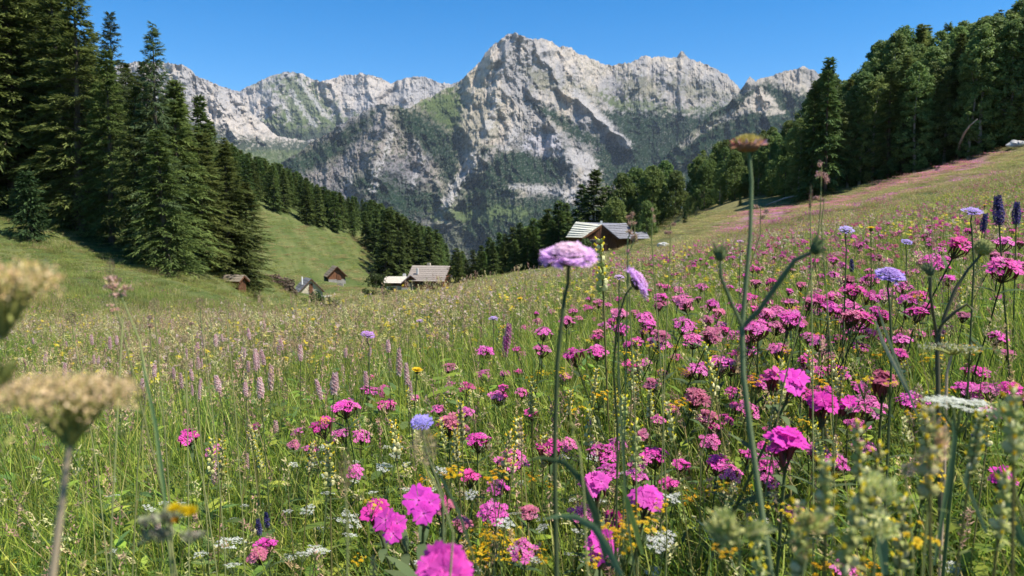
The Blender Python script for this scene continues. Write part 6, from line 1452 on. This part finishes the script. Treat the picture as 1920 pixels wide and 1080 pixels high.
# woolly grey bud heads with yellow rays (blurred, bottom left) and grey bud (right)
e0 = fluff('blurred woolly grey thistle head at the bottom left, under the yellow bloom', 'woolly_plant', 318, 985, 120, 66, .30, 990, np.array([(.20, .20, .12), (.30, .29, .19), (.24, .20, .16), (.34, .36, .16)]), [(322, 1079, .30)], 420, 'flower', 7)
for u, v, px, lb in ((330, 956, 34, 'bright yellow bloom on the blurred woolly plant, left one'), (358, 966, 34, 'bright yellow bloom on the blurred woolly plant, right one')):
    pass
yb = MB()
for u, v, w, cc in ((328, 957, 30, (.85, .66, .02)), (358, 964, 34, (.85, .64, .02)), (345, 960, 26, (.85, .68, .03)), (330, 978, 20, (.80, .42, .02))):
    c = at(u, v, .292) - at(318, 985, .30); rr = w * .292 / F / 2; r = np.random.default_rng(u); n = 60; dd = unit(np.array([0, -.3, .8]) + .8 * rvec(n, r)); yb.strips(np.repeat([c], n, 0), dd, unit(np.cross(dd, rvec(n, r))), rr, rr * .3, np.zeros((n, 3)), 2, cc, cc, prof=[.5, 1, .5])
yb.build('blossom', M_PETAL0, e0)
fluff('grey woolly bud head in the lower right thicket', 'woolly_plant', 1698, 884, 50, 28, .42, 991, np.array([(.24, .21, .18), (.32, .28, .24), (.22, .24, .12)]), [(1706, 960, .42), (1712, 1060, .42)], 260, 'flower', 4)
fluff('round greenish bud behind the curved grass leaf, beside the pincushion stem', 'woolly_plant', 1074, 808, 30, 24, .42, 992, np.array([(.30, .28, .10), (.36, .34, .12)]), [(1086, 840, .42), (1095, 930, .42), (1100, 1060, .42)], 160, 'flower', 2)
fluff('blurred pale green bud clump in the lower right thicket', 'woolly_plant', 1385, 1000, 110, 60, .33, 993, np.array([(.44, .46, .15), (.58, .56, .24), (.34, .40, .12)]), [(1390, 1079, .33)], 420, 'flower', 9)
fluff('blurred olive leaf clump filling the bottom right', 'woolly_plant', 1515, 990, 80, 90, .34, 994, np.array([(.46, .47, .15), (.64, .56, .24), (.34, .36, .11), (.48, .32, .17)]), [(1505, 1079, .34)], 420, 'flower', 10)
fluff('blurred brown and green leaf clump beside the grey woolly bud', 'woolly_plant', 1750, 820, 60, 120, .36, 995, np.array([(.56, .40, .22), (.46, .46, .17), (.62, .44, .27)]), [(1742, 930, .40)], 300, 'flower', 8)
fluff('cream green leaf clump at the right edge', 'woolly_plant', 1900, 800, 70, 110, .38, 996, np.array([(.52, .52, .24), (.62, .60, .32), (.36, .40, .14)]), [(1905, 930, .42)], 300, 'flower', 8)

# prototypes never planted are taken away again
for p in camp_single + camp_parts + SPK + SPKS + UMB + DAI + YCL + RAT + RATS + BLU:
    if p.name not in used_first:
        for c in list(kids.get(p.name, ())): bpy.data.objects.remove(c)
        bpy.data.objects.remove(p)
fluff('pale yellow-green leaf clump low at the right under the blurred rattle', 'woolly_plant', 1640, 950, 80, 110, .34, 997, np.array([(.62, .58, .26), (.50, .52, .18), (.72, .66, .32), (.40, .42, .14)]), [(1640, 1060, .34)], 420, 'flower', 11)
# single broad leaves and stalks standing out
def leaf_strip(label, pts, w, col, seed=0, name='grass_leaf'):
    P = np.array([at(*q) for q in pts]); b = MB(); n = len(P); tan = unit(np.gradient(P, axis=0)); s_ = unit(np.cross(tan, np.array([0.1, 1.0, 0.25]))); prof = np.interp(np.linspace(0, 1, n), [0, .2, .7, 1], [.5, 1, .8, .04]) * w / 2
    fold = unit(np.cross(s_, tan)) * (w * .12)
    V = np.stack([P - s_ * prof[:, None], P + fold * (prof / (w / 2))[:, None], P + s_ * prof[:, None]], 1).reshape(-1, 3); Fc = [(i * 3 + k, i * 3 + k + 1, i * 3 + 4 + k, i * 3 + 3 + k) for i in range(n - 1) for k in (0, 1)]
    b.add(V, Fc, col); o = b.build(name, M_BLADE); return tag(o, label, 'grass blade')
leaf_strip('dark arching grass leaf bending over left of the pale pink dome', [(1135, 1050, .42), (1115, 960, .42), (1090, 900, .42), (1060, 868, .42), (1020, 858, .43), (990, 862, .44)], .0045, (.09, .14, .06))
leaf_strip('blue-green arching leaf curving to the left near the bottom centre', [(1165, 1079, .38), (1140, 1030, .38), (1115, 990, .38), (1080, 970, .385), (1045, 968, .39), (1015, 975, .4)], .0050, (.15, .24, .12))
leaf_strip('pale straight grass stalk leaning right below the fluffy tan head', [(900, 1079, .5), (860, 960, .5), (830, 900, .5), (806, 858, .5)], .0024, (.30, .36, .14), name='grass_stalk')
leaf_strip('bright green blade standing before the left meadow', [(312, 960, .5), (302, 880, .5), (292, 800, .5), (276, 722, .5), (262, 660, .5)], .0036, (.50, .62, .20))
leaf_strip('yellow-green blade leaning right in front of the pale pink dome', [(1205, 1040, .5), (1190, 985, .5), (1176, 940, .5), (1160, 890, .5)], .0045, (.34, .42, .10))
leaf_strip('crossing pale grass blade, left of two before the faded salmon head', [(1705, 740, .7), (1680, 690, .7), (1655, 640, .7), (1636, 585, .7)], .004, (.46, .46, .28))
leaf_strip('crossing pale grass blade, right of two before the faded salmon head', [(1720, 780, .7), (1690, 700, .7), (1660, 620, .7), (1640, 560, .7)], .003, (.36, .40, .20))
leaf_strip('wide blue-green leaf low in the right thicket', [(1660, 1079, .45), (1655, 1030, .45), (1652, 990, .45), (1650, 940, .45)], .0075, (.15, .24, .12))
leaf_strip('dark green diagonal leaf at the right bottom edge', [(1870, 880, .4), (1890, 950, .4), (1915, 1010, .4), (1950, 1060, .4)], .0055, (.11, .19, .08))
leaf_strip('blurred brown stalk at the lower left under the wide tan umbel', [(98, 1079, .3), (108, 1000, .3), (118, 930, .3), (128, 870, .3)], .0036, (.46, .30, .17), name='grass_stalk')
leaf_strip('long blue-green leaf between the rattle spikes at the right', [(1752, 1060, .5), (1775, 920, .5), (1790, 820, .5), (1785, 780, .5)], .0040, (.18, .26, .11))
leaf_strip('grey-green leaf crossing under the wide white umbel', [(1850, 1000, .5), (1810, 900, .5), (1830, 820, .5)], .0040, (.22, .29, .13))
leaf_strip('tall pale green stalk beside the yellow-green blade', [(1190, 1079, .55), (1175, 950, .55), (1165, 800, .55), (1160, 690, .55), (1158, 640, .55)], .0022, (.22, .28, .11), name='grass_stalk')

# beyond the first three hundred: the carpet of pink catchfly
CRP = []
for i, q in enumerate(camp_mid[:8]):
    b = MB()
    for w in (q[0], q[1], q[2]): b.merge(w)
    CRP.append(src(b, M_PETAL, f'a{i}'))
pts_ = []
for cnt_, rr0, rr1 in ((260, 1.3, 3.2), (650, 3.2, 9.0)):
    x, y, r_, th = polar(cnt_, rr0, rr1, -.25, .74, .6); k_ = rng.uniform(0, 1, len(x)) < smooth(-.12, .42, th) * smooth(-.6, .3, fbm(x * 1.1, y * 1.1, 3, .6, 67)); pts_.append(np.stack([x[k_], y[k_], r_[k_]], 1))
P_ = np.concatenate(pts_); x, y, r_ = P_.T; n = len(x); s1 = rng.uniform(.55, .9, n); hh_ = rng.uniform(.28, .40, n)
scatter('catchfly_carpet', seat(x, y, 0) + np.stack([0 * x, 0 * x, hh_ - .45 * s1], 1), np.stack([rng.normal(.22, .12, n), rng.normal(0, .12, n), rng.uniform(-.6, .6, n)], 1), np.stack([s1, s1, s1], 1), rng.integers(0, 8, n), CRP, 'low carpet of further pink catchfly heads between the nearer clusters', 'flowers')

# specks of blossom nobody could count
def speck_tuft(seed, pal, n=16, s_=(.008, .016), spread=.22, h=.40):
    r = np.random.default_rng(seed); b = MB()
    for i in range(n):
        c = np.array([*r.normal(0, spread, 2), h + r.normal(0, .05)]); col = pal[r.integers(len(pal))]
        for k in range(4): floret(b, c + r.normal(0, .008, 3), r.normal(0, .5, 3) + [0, 0, 1], r.uniform(*s_), col, r, 5, True)
        b.tube([c, c * [1, 1, 0]], [.001, .0014], (.2, .24, .08), 3)
    return b
SPE = [src(speck_tuft(970, [(0.60, 0.05, 0.28), (0.50, 0.10, 0.22)]), M_PETAL, 'a0'), src(speck_tuft(971, [(0.64, 0.07, 0.34), (0.46, 0.10, 0.16), (0.55, 0.25, 0.3)]), M_PETAL, 'a1'),
       src(speck_tuft(972, [(0.76, 0.60, 0.06), (0.62, 0.56, 0.16)]), M_PETAL, 'b0'), src(speck_tuft(973, [(0.60, 0.42, 0.36), (0.66, 0.50, 0.44)], s_=(.005, .010)), M_PETAL, 'c0')]
x, y, r_, th = polar(2600, 3.5, 40, -.70, .72, 0.0); f1 = fbm(x / 3, y / 3, 3, .6, 66)
wp = smooth(-.05, .35, th) * smooth(-.4, .4, f1); q = rng.uniform(0, 1, len(x)); idx = np.where(q < .62 * wp, rng.integers(0, 2, len(x)), np.where(q < .62 * wp + .22, 2, 3)); keep = (idx != 3) | (rng.uniform(0, 1, len(x)) < .6)
x, y, r_, idx = x[keep], y[keep], r_[keep], idx[keep]; n = len(x)
s1 = .8 + .012 * r_; scatter('scattered_blossom', seat(x, y), np.stack([0 * x, 0 * x, rng.uniform(0, 6.283, n)], 1), np.stack([s1, s1, rng.uniform(.75, 1.05, n)], 1), idx, SPE, 'specks of pink, yellow and pale blossom spread through the farther meadow', 'flowers')

# ------------------------------------------------------------------ air
hz, n, l = new_mat('clear_air'); pv = n.new('ShaderNodeVolumePrincipled'); pv.inputs['Density'].default_value = HAZE
pv.inputs['Color'].default_value = (0.72, 0.84, 1.0, 1); pv.inputs['Anisotropy'].default_value = 0.0
o_ = n.new('ShaderNodeOutputMaterial'); l.new(pv.outputs[0], o_.inputs['Volume'])
hb = MB(); hb.box((-10000, -9800, -900), (10000, 11000, 1900)); tag(hb.build('haze', hz), 'thin blue haze of summer air filling the valley', 'haze', None, 'stuff')
